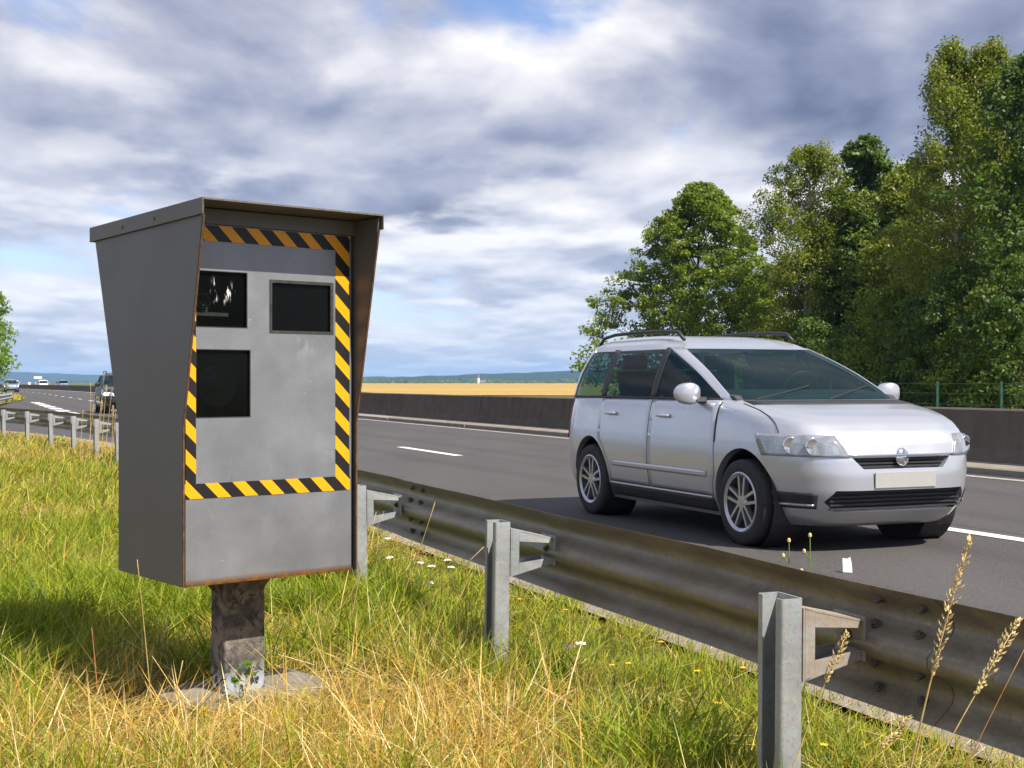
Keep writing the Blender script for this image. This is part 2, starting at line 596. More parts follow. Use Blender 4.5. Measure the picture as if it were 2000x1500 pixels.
def m_glass(name, tint, alpha=0.45, rough=0.02):
    m, t, b, oc, out = material(name)
    n = t.noise(oc, 5.0, 4.0, 0.6)
    setb(t, b, color=t.ramp(n, [(0.3, tuple(x * 0.8 for x in tint)), (0.7, tint)]), rough=rough, spec=0.5)
    tr = t.node('ShaderNodeBsdfTransparent')
    tr.inputs[0].default_value = (0.46, 0.68, 0.70, 1.0)
    mx = t.node('ShaderNodeMixShader'); mx.inputs[0].default_value = alpha
    t.link(b.outputs[0], mx.inputs[2]); t.link(tr.outputs[0], mx.inputs[1])
    t.link(mx.outputs[0], out.inputs[0])
    return m


def m_pane(name, scratch=False):
    """dark window of the camera cabinet"""
    m, t, b, oc, out = material(name)
    n = t.noise(oc, 90.0, 3.0, 0.6)
    n2 = t.noise(oc, 6.0, 4.0, 0.6)
    c = t.ramp(n2, [(0.3, (0.003, 0.003, 0.003)), (0.7, (0.008, 0.009, 0.007))])
    c = t.mix(t.ramp(n, [(0.76, 0.0), (0.80, 0.6)]), c, (0.25, 0.22, 0.12))
    setb(t, b, color=c, rough=0.12, spec=0.22)
    tr = t.node('ShaderNodeBsdfTransparent'); tr.inputs[0].default_value = (0.5, 0.55, 0.5, 1)
    mx = t.node('ShaderNodeMixShader')
    f = 0.55
    if scratch:
        q = t.mapping(oc, rot=(0, R(-24), 0), scale=(1.0, 1.0, 0.25))
        s = t.noise(q, 75.0, 2.0, 0.5)
        sep = t.node('ShaderNodeSeparateXYZ'); t.link(oc, sep.inputs[0])
        dx = t.math('DIVIDE', t.math('SUBTRACT', sep.outputs[0], -0.195), 0.062)
        dz = t.math('DIVIDE', t.math('SUBTRACT', sep.outputs[2], 1.465), 0.055)
        d = t.math('SQRT', t.math('ADD', t.math('MULTIPLY', dx, dx), t.math('MULTIPLY', dz, dz)))
        k = t.math('MULTIPLY', t.ramp(s, [(0.60, 0.0), (0.66, 1.0)]), t.ramp(d, [(0.55, 1.0), (1.0, 0.0)]))
        setb(t, b, color=t.mix(k, c, (0.75, 0.75, 0.74)))
        f = t.math('MAXIMUM', 0.3, k)
    t.put(mx.inputs[0], f)
    t.link(tr.outputs[0], mx.inputs[1]); t.link(b.outputs[0], mx.inputs[2])
    t.link(mx.outputs[0], out.inputs[0])
    return m


def m_emit(name, c, strength):
    m, t, b, oc, _ = material(name)
    n = t.noise(oc, 20.0, 2.0, 0.5)
    setb(t, b, color=t.ramp(n, [(0.3, (0.7, 0.7, 0.68)), (0.7, (0.85, 0.85, 0.82))]), rough=0.1)
    b.inputs['Emission Color'].default_value = (*c, 1)
    b.inputs['Emission Strength'].default_value = strength
    return m


M = {}
M['asphalt'] = m_asphalt()
M['paint'] = m_roadpaint()
M['worn'] = m_wornpaint()
M['verge'] = m_verge()
M['grit'] = m_dirt_edge()
M['wheat'] = m_field('wheat_stubble', [(0.20, 0.125, 0.03), (0.38, 0.25, 0.065), (0.56, 0.41, 0.16)], 0.004, 0.07, -0.05)
M['crop'] = m_field('green_crop', [(0.06, 0.09, 0.025), (0.10, 0.12, 0.035), (0.15, 0.14, 0.05)], 0.004, 0.03, 0.1)
M['forest'] = m_field('forest_hill', [(0.010, 0.020, 0.010), (0.018, 0.034, 0.014), (0.032, 0.052, 0.02)], 0.03, 0.03, 0.0)
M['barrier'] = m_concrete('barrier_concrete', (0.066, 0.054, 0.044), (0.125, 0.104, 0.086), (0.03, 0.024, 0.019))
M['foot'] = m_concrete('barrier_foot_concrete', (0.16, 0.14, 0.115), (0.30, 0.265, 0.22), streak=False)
M['slab'] = m_concrete('slab_concrete', (0.14, 0.125, 0.105), (0.26, 0.235, 0.20), streak=False)
M['post'] = m_galv('galvanised_post', (0.30, 0.325, 0.34), (0.42, 0.44, 0.45), (0.24, 0.23, 0.20), 0.35)
M['rail'] = m_galv('weathered_rail', (0.215, 0.188, 0.142), (0.29, 0.26, 0.195), (0.13, 0.094, 0.047), 0.55, 0.42, 0.3)
M['rust_bracket'] = m_galv('rusty_bracket', (0.34, 0.33, 0.31), (0.32, 0.28, 0.23), (0.26, 0.15, 0.085), 0.5, 0.65, 0.15)
M['bolt'] = plain('bolt_steel', (0.15, 0.135, 0.115), 0.6, 0.4, 0.3, 40)
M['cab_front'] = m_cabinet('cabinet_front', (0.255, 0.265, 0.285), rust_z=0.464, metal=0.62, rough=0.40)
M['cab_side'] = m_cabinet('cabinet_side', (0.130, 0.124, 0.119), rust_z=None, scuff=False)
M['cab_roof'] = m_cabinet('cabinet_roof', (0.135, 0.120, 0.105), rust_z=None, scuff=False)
M['rust'] = plain('rust', (0.085, 0.042, 0.018), 0.85, 0.0, 0.5, 40)
M['cab_in'] = plain('cabinet_inside', (0.006, 0.006, 0.006), 0.9, 0.0, 0.3, 20, 0.1)
M['gasket'] = plain('window_gasket', (0.03, 0.03, 0.028), 0.7, 0.0, 0.6, 60)
M['device'] = plain('camera_device', (0.22, 0.21, 0.20), 0.5, 0.2, 0.2, 30)
M['lens'] = plain('lens_glass', (0.005, 0.013, 0.009), 0.05, 0.0, 0.2, 10)
M['tape'] = m_tape()
M['pole'] = m_pole()
M['pane'] = m_pane('cabinet_pane')
M['pane_s'] = m_pane('scratched_pane', True)
M['leaf'] = m_leaf('leaf', 0.42, 0.45)
M['blade'] = m_leaf('grass_blade', 0.40, 0.6, (1.08, 1.12, 0.85))
M['bark'] = m_bark('bark')
M['birch'] = m_bark('birch_bark', True)
M['silver'] = m_carpaint('silver_paint', (0.55, 0.57, 0.62), 0.62, 0.26)
M['black_paint'] = m_carpaint('black_paint', (0.025, 0.022, 0.022), 0.3, 0.2)
M['white_paint'] = m_carpaint('white_paint', (0.72, 0.72, 0.72), 0.0, 0.3)
M['teal_paint'] = m_carpaint('bluegrey_paint', (0.20, 0.27, 0.30), 0.5, 0.3)
M['blue_paint'] = m_carpaint('steel_blue_paint', (0.24, 0.29, 0.37), 0.5, 0.3)
M['glass'] = m_glass('car_glass', (0.010, 0.030, 0.036), 0.36)
M['trim'] = plain('black_trim', (0.022, 0.022, 0.024), 0.55, 0.0, 0.2, 30)
M['tyre'] = plain('tyre_rubber', (0.025, 0.025, 0.026), 0.8, 0.0, 0.25, 40)
M['rim'] = plain('alloy', (0.50, 0.52, 0.56), 0.3, 0.8, 0.1, 20)
M['seat'] = plain('seat_cloth', (0.05, 0.05, 0.055), 0.9, 0.0, 0.25, 60)
M['chrome'] = plain('chrome', (0.80, 0.80, 0.80), 0.1, 1.0, 0.05, 20)
M['headlamp'] = plain('headlamp_lens', (0.34, 0.36, 0.38), 0.08, 0.5, 0.25, 12, coat=1.0)
M['tail'] = plain('tail_lamp', (0.35, 0.02, 0.015), 0.15, 0.0, 0.2, 30, coat=1.0)
M['plate'] = plain('number_plate', (0.36, 0.36, 0.35), 0.45, 0.0, 0.05, 30)
M['lit'] = m_emit('lit_headlamp', (1.0, 0.95, 0.85), 6.0)
M['green_steel'] = plain('green_fence_steel', (0.02, 0.085, 0.055), 0.5, 0.0, 0.2, 20)
M['sign'] = plain('sign_white', (0.75, 0.76, 0.78), 0.5, 0.0, 0.06, 5)
M['brick'] = plain('brick_clay', (0.30, 0.15, 0.10), 0.9, 0.0, 0.3, 40)
M['petal_y'] = plain('yellow_petal', (0.80, 0.45, 0.01), 0.6, 0.0, 0.2, 200)
M['petal_w'] = plain('white_petal', (0.78, 0.77, 0.70), 0.6, 0.0, 0.1, 200)
M['stalk'] = plain('dry_stalk', (0.50, 0.35, 0.13), 0.7, 0.0, 0.3, 60)
M['stalk_red'] = plain('reddish_stalk', (0.36, 0.16, 0.06), 0.7, 0.0, 0.3, 60)
M['stalk_green'] = plain('green_stalk', (0.15, 0.20, 0.04), 0.6, 0.0, 0.3, 60)
M['seed'] = plain('seed_head', (0.55, 0.42, 0.19), 0.8, 0.0, 0.35, 120)
M['shard'] = plain('plastic_shard', (0.62, 0.64, 0.66), 0.4, 0.0, 0.1, 40)
M['roof_tile'] = plain('slate', (0.16, 0.15, 0.16), 0.8, 0.0, 0.2, 3)

# ================================================================== THE SETTING
def rail_v(u):
    return 1.93 - 0.0085 * max(0.0, u - 16.0) ** 2


def rail_end_v(u):
    """rail line continued straight once it has left the picture"""
    if u <= 34: return rail_v(u)
    s = -2 * 0.0085 * 18.0
    return rail_v(34) + s * (u - 34)


def strip(name, us, fl, fr, z, mat, kind='structure'):
    vs = []; fs = []
    for u in us:
        vs.append(W(u, fl(u), z)); vs.append(W(u, fr(u), z))
    for i in range(len(us) - 1):
        fs.append((2 * i, 2 * i + 1, 2 * i + 3, 2 * i + 2))
    o = mesh(name, vs, fs, mat)
    if kind: o['kind'] = kind
    return o


tag(mesh('ground', [(-9000, -4000, -0.02), (9000, -4000, -0.02), (9000, 9000, -0.02), (-9000, 9000, -0.02)], [(0, 1, 2, 3)], M['verge']), kind='structure')

# fields beyond the road
tag(mesh('wheat_field', [(-10, 118, 0.04), (90, 82, 0.04), (1500, 420, 0.05), (1900, 1900, 0.06), (-420, 2000, 0.06)], [(0, 1, 2, 3, 4)], M['wheat']), kind='structure')
tag(mesh('green_field', [(-14, 122, 0.04), (-440, 2000, 0.06), (-420, 3400, 0.06), (-3600, 3400, 0.06), (-2600, 700, 0.05), (-320, 560, 0.05)], [(0, 1, 2, 3, 4, 5)], M['crop']), kind='structure')


def hill(name, x0, x1, y, h, depth, seed, n=160, prof=None):
    rng = np.random.default_rng(seed)
    xs = np.linspace(x0, x1, n)
    base = np.zeros(n)
    for k in range(1, 7):
        base += np.sin(xs / (x1 - x0) * 2 * math.pi * k * 1.3 + rng.uniform(0, 6.28)) / (k * 1.4)
    ridge = h * (0.8 + 0.18 * base)
    if prof is not None: ridge *= np.array([prof((x - x0) / (x1 - x0)) for x in xs])
    rough = rng.normal(0, 1, n)
    rough = np.convolve(rough, [0.25, 0.5, 0.25], 'same')
    ridge = np.maximum(ridge + rough * min(2.0, h * 0.035), 0.5)
    rows = [(0.0, -0.2), (0.25, 0.45), (0.5, 0.8), (0.75, 1.0), (1.2, 0.75), (2.0, -0.2)]
    vs = []; fs = []
    for r, k in rows:
        for i in range(n):
            jig = rng.normal(0, 1.0)
            vs.append((xs[i], y + depth * r, ridge[i] * k + (jig if 0.2 < k < 1 else 0)))
    for r in range(len(rows) - 1):
        for i in range(n - 1):
            fs.append((r * n + i, r * n + i + 1, (r + 1) * n + i + 1, (r + 1) * n + i))
    o = mesh(name, vs, fs, M['forest'])
    return tag(o, kind='structure')


hill('hills', -5200, -300, 4800, 46, 700, 3, 320, lambda t: 0.55 + 0.55 * math.sin(math.pi * min(1, max(0, 1.05 - t))) if t > 0.5 else 1.05)
hill('hills', -620, 2600, 2600, 30, 400, 8, 300, lambda t: 0.16 + 0.95 * min(1.0, max(0.0, t - 0.02) * 3.9))

# carriageways
us_near = [-12, -6, 0, 6, 12, 16, 18, 20, 22, 24, 26, 28, 30, 32, 34, 44, 60, 80, 100, 130]
us_far = [130, 150, 170, 190, 210, 230, 260, 300, 350, 400, 460, 520]
strip('road', us_near + us_far[1:], lambda u: min(2.95, rail_end_v(u) + 0.98) if u < 100 else 2.9, lambda u: 11.72, 0.0, M['asphalt'])
strip('road', us_near + us_far[1:], lambda u: 12.35, lambda u: 22.0, 0.0, M['asphalt'])
strip('road_shoulder', us_near[:16], lambda u: rail_end_v(u) + 0.92, lambda u: rail_end_v(u) + 1.38, 0.006, M['grit'])

# grass nose between slip road and main road
nose = [W(93, 3.45, 0.03), W(84, 2.6, 0.03), W(74, 1.75, 0.03), W(64, 0.9, 0.03), W(56, 0.2, 0.03), W(66, -3.0, 0.03), W(100, -16, 0.03), W(220, -16, 0.03), W(220, 3.2, 0.03), W(180, 3.1, 0.03), W(140, 3.2, 0.03), W(110, 3.3, 0.03)]
tag(mesh('grass_nose', nose, [tuple(range(len(nose)))], M['verge']), kind='structure')


def dash(name, u0, u1, v, wd, mat='paint', z=0.005):
    q = [W(u0, v - wd / 2, z), W(u1, v - wd / 2, z), W(u1, v + wd / 2, z), W(u0, v + wd / 2, z)]
    return q


def marking(name, label_list, quads, mat):
    root = bpy.data.objects.new(name, None); col.objects.link(root); root['kind'] = 'structure'
    for q in quads:
        mesh('dash', q, [(0, 1, 2, 3)], mat, root)
    return root


lane = [dash('', 19.2 + 13 * k, 22.2 + 13 * k, 7.08, 0.16) for k in range(-2, 5)]
lane += [dash('', 84.5 + 9.0 * k, 87.5 + 9.0 * k, 7.08, 0.18) for k in range(0, 14)]
marking('lane_marking', None, lane, M['paint'])
marking('slip_road_marking', None, [dash('', 36 + 4.6 * k, 39.0 + 4.6 * k, 3.5, 0.5) for k in range(0, 10)], M['paint'])
strip('edge_line', us_near + us_far[1:], lambda u: 11.24, lambda u: 11.40, 0.006, M['worn'])
strip('edge_line', us_near[18:] + us_far[1:], lambda u: 3.42, lambda u: 3.58, 0.006, M['worn'])

# ------------------------------------------------------------------ concrete median barrier
bar = thing('median_barrier', 'long dark stained concrete barrier along the middle of the dual carriageway', 'barrier', W(20, 12.0))
binv = Matrix.Translation(-W(20, 12.0))


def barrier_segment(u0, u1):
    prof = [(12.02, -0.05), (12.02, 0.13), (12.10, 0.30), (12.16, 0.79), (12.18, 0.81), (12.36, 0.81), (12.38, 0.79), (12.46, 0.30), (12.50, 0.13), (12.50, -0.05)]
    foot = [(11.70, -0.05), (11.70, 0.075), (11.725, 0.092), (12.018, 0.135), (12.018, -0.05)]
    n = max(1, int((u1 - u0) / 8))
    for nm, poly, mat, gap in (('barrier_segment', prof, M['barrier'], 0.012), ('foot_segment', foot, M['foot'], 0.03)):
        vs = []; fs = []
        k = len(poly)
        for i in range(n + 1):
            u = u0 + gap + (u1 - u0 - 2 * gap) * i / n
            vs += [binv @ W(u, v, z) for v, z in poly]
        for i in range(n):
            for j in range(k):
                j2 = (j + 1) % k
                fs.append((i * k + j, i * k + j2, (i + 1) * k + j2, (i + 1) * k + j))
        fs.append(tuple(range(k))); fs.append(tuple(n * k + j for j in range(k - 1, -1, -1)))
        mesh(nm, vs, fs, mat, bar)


u = -8.6
while u < 420:
    L = 6.65 if u < 110 else 26.6
    barrier_segment(u, u + L)
    u += L

# ------------------------------------------------------------------ guard rail
rail = thing('guard_rail', 'galvanised steel crash rail on short posts between the verge and the road', 'guard rail', W(4.8, 1.93))
ro = W(4.8, 1.93)
RZ = 0.60          # post top
POSTS = [0.89 + 1.96 * k for k in range(0, 17)]


def rail_frame(u):
    """matrix: local x along the rail (away), y towards the road, z up, origin on the rail line"""
    a = W(u - 0.05, rail_end_v(u - 0.05)); b = W(u + 0.05, rail_end_v(u + 0.05))
    t = (b - a).normalized(); n = Vector((t.y, -t.x, 0))
    m = Matrix((t.to_4d(), n.to_4d(), Vector((0, 0, 1)).to_4d(), (0, 0, 0, 1))).transposed()
    m = m.to_3x3().to_4x4()
    m.translation = W(u, rail_end_v(u)) - ro
    return m


def c_post_mesh():
    # plan outline of the lipped channel: web on the road side, open towards the verge
    t = 0.0045
    hw, d, lip, r = 0.056, 0.066, 0.020, 0.009
    def arc(cx, cy, rr, a0, a1, n=4):
        return [(cx + rr * math.cos(a0 + (a1 - a0) * i / n), cy + rr * math.sin(a0 + (a1 - a0) * i / n)) for i in range(n + 1)]
    P = math.pi
    outer = [(-hw + lip + 0.006, -d / 2)] + arc(-hw + r, -d / 2 + r, r, -P / 2, -P)[0:] + arc(-hw + r, d / 2 - r, r, P, P / 2) + arc(hw - r, d / 2 - r, r, P / 2, 0) + arc(hw - r, -d / 2 + r, r, 0, -P / 2) + [(hw - lip - 0.006, -d / 2)]
    ri = r - t
    inner = [(-hw + lip + 0.006, -d / 2 + t)] + arc(-hw + r, -d / 2 + r, ri, -P / 2, -P) + arc(-hw + r, d / 2 - r, ri, P, P / 2) + arc(hw - r, d / 2 - r, ri, P / 2, 0) + arc(hw - r, -d / 2 + r, ri, 0, -P / 2) + [(hw - lip - 0.006, -d / 2 + t)]
    n = len(outer)
    vs = []; fs = []
    for z in (-0.3, RZ):
        vs += [(x, y, z) for x, y in outer] + [(x, y, z) for x, y in inner]
    s = 2 * n
    for i in range(n - 1):
        fs.append((i, i + 1, s + i + 1, s + i))
        fs.append((n + i, s + n + i, s + n + i + 1, n + i + 1))
        fs.append((s + i, s + i + 1, s + n + i + 1, s + n + i))
    fs.append((0, s, s + n, n)); fs.append((n - 1, 2 * n - 1, s + 2 * n - 1, s + n - 1))
    me = bpy.data.meshes.new('post')
    me.from_pydata(vs, [], fs)
    bm = bmesh.new(); bm.from_mesh(me); bmesh.ops.recalc_face_normals(bm, faces=bm.faces); bm.to_mesh(me); bm.free()
    return me


POST_ME = c_post_mesh(); POST_ME.materials.append(M['post'])


def bracket_mesh(name, mat):
    """folded tapering spacer: back plate on the post, open box to the rail"""
    m = MB()
    y0, y1 = 0.034, 0.222
    zt0, zb0 = RZ - 0.025, RZ - 0.215
    zt1, zb1 = RZ - 0.068, RZ - 0.168
    xw = 0.055
    t = 0.005
    def plate(pts, nrm):
        nrm = Vector(nrm) * t
        a = [Vector(p) for p in pts]; b = [p + nrm for p in a]
        k = len(a)
        m.add(a + b, [tuple(range(k)), tuple(range(2 * k - 1, k - 1, -1))] + [(i, (i + 1) % k, k + (i + 1) % k, k + i) for i in range(k)])
    plate([(-xw, y0, zb0), (xw, y0, zb0), (xw, y0, zt0), (-xw, y0, zt0)], (0, 1, 0))
    # flange on the near side: vertical strip standing on the post
    plate([(-xw, y0 + 0.006, zb0), (-xw, y0 + 0.036, zb0 + 0.014), (-xw, y0 + 0.036, zt0 - 0.012), (-xw, y0 + 0.006, zt0)], (1, 0, 0))
    plate([(-xw, y0 + 0.006, zt0 - 0.001), (xw, y0 + 0.006, zt0 - 0.001), (xw, y1, zt1), (-xw, y1, zt1)], (0, 0, -1))
    plate([(-xw, y0 + 0.006, zb0 + 0.001), (xw, y0 + 0.006, zb0 + 0.001), (xw, y1, zb1), (-xw, y1, zb1)], (0, 0, 1))
    # downturned edges of top and bottom plates
    for e, sg in ((-xw + 0.001, 1), (xw - 0.006, 1)):
        plate([(e, y0 + 0.037, zt0 - 0.010), (e, y1 - 0.012, zt1 - 0.003), (e, y1 - 0.012, zt1 - 0.020), (e, y0 + 0.037, zt0 - 0.052)], (1, 0, 0))
        plate([(e, y0 + 0.037, zb0 + 0.012), (e, y1 - 0.012, zb1 + 0.003), (e, y1 - 0.012, zb1 + 0.022), (e, y0 + 0.037, zb0 + 0.052)], (1, 0, 0))
    plate([(-xw - 0.004, y1, zb1 - 0.008), (xw + 0.02, y1, zb1 - 0.008), (xw + 0.02, y1, zt1 + 0.008), (-xw - 0.004, y1, zt1 + 0.008)], (0, 1, 0))
    me = bpy.data.meshes.new(name)
    me.from_pydata(m.v, [], m.f); me.materials.append(mat)
    bm = bmesh.new(); bm.from_mesh(me); bmesh.ops.recalc_face_normals(bm, faces=bm.faces); bm.to_mesh(me); bm.free()
    return me


BR_ME = bracket_mesh('spacer_bracket', M['post'])
BR2_ME = bracket_mesh('spacer_bracket', M['rust_bracket'])
RAIL_Y = 0.228      # back of the beam's central rib
RAIL_ZC = 0.465


def nut_mesh():
    m = MB()
    m.lathe([(0.0001, 0.0), (0.019, 0.0), (0.019, 0.004), (0.0135, 0.0042), (0.0135, 0.014), (0.0075, 0.0145), (0.0075, 0.022), (0.0001, 0.022)], None, 6)
    me = bpy.data.meshes.new('bolt'); me.from_pydata(m.v, [], m.f); me.materials.append(M['bolt'])
    bm = bmesh.new(); bm.from_mesh(me); bmesh.ops.remove_doubles(bm, verts=bm.verts, dist=0.0003); bmesh.ops.recalc_face_normals(bm, faces=bm.faces); bm.to_mesh(me); bm.free()
    return me


NUT_ME = nut_mesh()


def rail_profile(n=29):
    # cross-section: offset towards the road against height, two humps and a central rib
    zs = np.array([-0.156, -0.150, -0.125, -0.105, -0.085, -0.065, -0.045, -0.028, -0.012, 0.012, 0.028, 0.045, 0.065, 0.085, 0.105, 0.125, 0.150, 0.156])
    ts = np.array([0.022, 0.026, 0.058, 0.078, 0.083, 0.078, 0.050, 0.016, 0.0, 0.0, 0.016, 0.050, 0.078, 0.083, 0.078, 0.058, 0.026, 0.022])
    return list(zip(ts, zs))


PROF = rail_profile()


def beam(u0, u1, lift):
    n = max(2, int((u1 - u0) / 0.5))
    k = len(PROF); vs = []; fs = []
    for i in range(n + 1):
        u = u0 + (u1 - u0) * i / n
        fm = rail_frame(u)
        # a little dented and uneven, as crash rail is
        wob = 0.004 * math.sin(u * 2.1) + 0.003 * math.sin(u * 5.3 + 1)
        for t, z in PROF:
            vs.append(fm @ Vector((0, RAIL_Y + t + lift + wob, RAIL_ZC + z + 0.002 * math.sin(u * 3.7))))
        for t, z in PROF:
            vs.append(fm @ Vector((0, RAIL_Y + t + lift + wob + 0.003, RAIL_ZC + z * 0.997 + 0.002 * math.sin(u * 3.7))))
    for i in range(n):
        a = i * 2 * k; b = (i + 1) * 2 * k
        for j in range(k - 1):
            fs.append((a + j, a + j + 1, b + j + 1, b + j))
            fs.append((a + k + j, b + k + j, b + k + j + 1, a + k + j + 1))
        fs.append((a, b, b + k, a + k)); fs.append((a + k - 1, a + 2 * k - 1, b + 2 * k - 1, b + k - 1))
    for a in (0, n * 2 * k):
        for j in range(k - 1): fs.append((a + j, a + k + j, a + k + j + 1, a + j + 1))
    o = mesh('rail_beam', vs, fs, M['rail'], rail)
    auto_smooth(o, 50)
    return o


def child(name, me, parent, mat4):
    o = bpy.data.objects.new(name, me); col.objects.link(o); o.parent = parent
    o.matrix_local = mat4
    return o


JOINTS = [2.72 + 3.92 * k for k in range(0, 8)]
ends = [-2.0] + JOINTS + [36.0]
for i in range(len(ends) - 1):
    beam(ends[i] - (0.17 if i else 0), ends[i + 1] + 0.17, 0.0 if i % 2 == 0 else -0.0045)
rng = random.Random(4)
for i, u in enumerate(POSTS):
    fm = rail_frame(u)
    tilt = Matrix.Rotation(R(rng.uniform(-1.0, 1.0)), 4, 'X') @ Matrix.Rotation(R(rng.uniform(-0.6, 0.6)), 4, 'Y')
    p = child('post', POST_ME, rail, fm @ tilt)
    b = child('spacer_bracket', BR2_ME if i == 1 else BR_ME, p, Matrix.Identity(4))
    if i == 1: b['label'] = 'rust stained bracket between post and rail'
    if u < 14:
        q = Matrix.Translation((0.01, 0.226, RZ - 0.118)) @ Matrix.Rotation(R(90), 4, 'X')
        child('bolt', NUT_ME, b, q)
for u in JOINTS[:3]:
    for du in (-0.085, 0.085):
        for z in (0.118, 0.048, -0.048, -0.118):
            fm = rail_frame(u + du)
            t = np.interp(z, [q[1] for q in PROF], [q[0] for q in PROF])
            dt = (np.interp(z + 0.01, [q[1] for q in PROF], [q[0] for q in PROF]) - np.interp(z - 0.01, [q[1] for q in PROF], [q[0] for q in PROF])) / 0.02
            tilt = math.atan(dt)
            q = Matrix.Translation((0, RAIL_Y + t - 0.008, RAIL_ZC + z)) @ Matrix.Rotation(R(90) - tilt, 4, 'X') @ Matrix.Rotation(R(rng.uniform(0, 60)), 4, 'Z')
            child('bolt', NUT_ME, rail, fm @ q @ Matrix.Scale(0.82, 4))

# short rail on the grass nose
nr = thing('guard_rail', 'short pale crash rail ending in a curl below the roadside tree', 'guard rail', (-26, 68, 0))
pts = [(-16.6, 38.5), (-21.2, 52), (-24.4, 62.5), (-26.7, 69.5), (-27.3, 71.5), (-28.0, 72.2), (-29.0, 72.0)]
vs = []; fs = []
k = len(PROF)
for i, (x, y) in enumerate(pts):
    a = Vector(pts[max(0, i - 1)]); b = Vector(pts[min(len(pts) - 1, i + 1)])
    t = (b - a).normalized(); n = Vector((-t.y, t.x))
    for o_, z in PROF:
        vs.append((x + 26 + n.x * (0.1 - o_), y - 68 + n.y * (0.1 - o_), 0.42 + z))
for i in range(len(pts) - 1):
    for j in range(k - 1): fs.append((i * k + j, i * k + j + 1, (i + 1) * k + j + 1, (i + 1) * k + j))
mesh('rail_beam', vs, fs, M['post'], nr, True)
for i in range(0, 8):
    f = i / 7; x = -17.6 + f * (-26.9 + 17.6); y = 41 + f * (69.5 - 41)
    child('post', POST_ME, nr, Matrix.Translation((x + 26 - 0.15, y - 68, -0.02)))

# ------------------------------------------------------------------ speed camera
BW = R(39.5)
cab = thing('speed_camera', 'grey steel roadside speed camera cabinet with black and yellow striped border on a short post', 'speed camera', (-1.004, 4.784, 0), BW)
XL, XR = -0.343, 0.343
SIDE = [(-0.267, 0.464), (0.267, 0.464), (0.267, 1.0), (0.50, 1.728), (-0.418, 1.742), (-0.267, 1.0)]
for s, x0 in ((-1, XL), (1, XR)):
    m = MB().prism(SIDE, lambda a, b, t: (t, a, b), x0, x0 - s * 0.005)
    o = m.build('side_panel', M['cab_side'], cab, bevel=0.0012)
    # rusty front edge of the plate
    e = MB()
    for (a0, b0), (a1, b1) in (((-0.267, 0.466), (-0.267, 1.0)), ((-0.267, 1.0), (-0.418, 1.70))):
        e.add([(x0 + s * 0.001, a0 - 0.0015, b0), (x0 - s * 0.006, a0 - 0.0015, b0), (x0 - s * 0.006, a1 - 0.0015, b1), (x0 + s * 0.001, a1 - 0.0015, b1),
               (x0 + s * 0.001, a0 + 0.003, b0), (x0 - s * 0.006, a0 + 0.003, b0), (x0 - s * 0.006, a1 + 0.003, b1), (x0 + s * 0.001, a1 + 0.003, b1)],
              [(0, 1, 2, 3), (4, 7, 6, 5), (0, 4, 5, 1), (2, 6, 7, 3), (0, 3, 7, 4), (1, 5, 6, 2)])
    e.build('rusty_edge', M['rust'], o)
# roof with turned-down lips
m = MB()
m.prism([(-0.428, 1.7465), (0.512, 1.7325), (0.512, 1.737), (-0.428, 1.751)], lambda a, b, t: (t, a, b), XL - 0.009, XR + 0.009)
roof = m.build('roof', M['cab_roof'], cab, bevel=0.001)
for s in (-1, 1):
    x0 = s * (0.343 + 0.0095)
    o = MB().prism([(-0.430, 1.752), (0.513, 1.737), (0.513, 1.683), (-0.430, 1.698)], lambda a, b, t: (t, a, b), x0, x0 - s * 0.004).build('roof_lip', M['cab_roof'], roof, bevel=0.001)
    for yy in (-0.06, 0.21):
        q = Matrix.Translation((x0 + s * 0.0005, yy, 1.716 - (yy + 0.06) * 0.015)) @ Matrix.Rotation(R(90) * s, 4, 'Y')
        MB().lathe([(0.006, -0.002), (0.006, 0.002), (0.0001, 0.003)], q, 10).build('screw', M['bolt'], roof)
MB().box(XL - 0.009, XR + 0.009, 0.513, 0.517, 1.683, 1.737).build('roof_lip', M['cab_roof'], roof)
MB().box(XL - 0.006, XR + 0.006, -0.4300, -0.4282, 1.7455, 1.7515).build('roof_lip', M['bolt'], roof)
# header beam over the front panel and inside faces
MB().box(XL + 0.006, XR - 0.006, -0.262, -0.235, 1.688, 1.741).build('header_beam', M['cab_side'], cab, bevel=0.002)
# shell behind: back and floor
MB().add([(XL + 0.005, 0.262, 0.47), (XR - 0.005, 0.262, 0.47), (XR - 0.005, 0.262, 1.0), (XL + 0.005, 0.262, 1.0), (XR - 0.005, 0.495, 1.726), (XL + 0.005, 0.495, 1.726)], [(0, 1, 2, 3), (3, 2, 4, 5)]).build('rear_panel', M['cab_side'], cab)
MB().box(XL + 0.0052, XR - 0.0052, -0.25, 0.266, 0.463, 0.469).build('floor_panel', M['rust'], cab)
# front panel with three window openings (s measured from the left edge)
S0 = XL
FY = -0.256
wins = [(0.052, 0.243, 1.339, 1.529), (0.332, 0.590, 1.324, 1.510), (0.052, 0.255, 1.031, 1.262)]
xs = sorted({0.0145, 0.668, *[w[0] for w in wins], *[w[1] for w in wins]})
zs = sorted({0.462, 1.686, *[w[2] for w in wins], *[w[3] for w in wins]})
vs = []; fs = []; idx = {}
def vid(i, j):
    if (i, j) not in idx:
        idx[(i, j)] = len(vs); vs.append((S0 + xs[i], FY, zs[j]))
    return idx[(i, j)]
for i in range(len(xs) - 1):
    for j in range(len(zs) - 1):
        cx = (xs[i] + xs[i + 1]) / 2; cz = (zs[j] + zs[j + 1]) / 2
        if any(w[0] < cx < w[1] and w[2] < cz < w[3] for w in wins): continue
        fs.append((vid(i, j), vid(i + 1, j), vid(i + 1, j + 1), vid(i, j + 1)))
fp = mesh('front_panel', vs, fs, M['cab_front'], cab, fix=False)
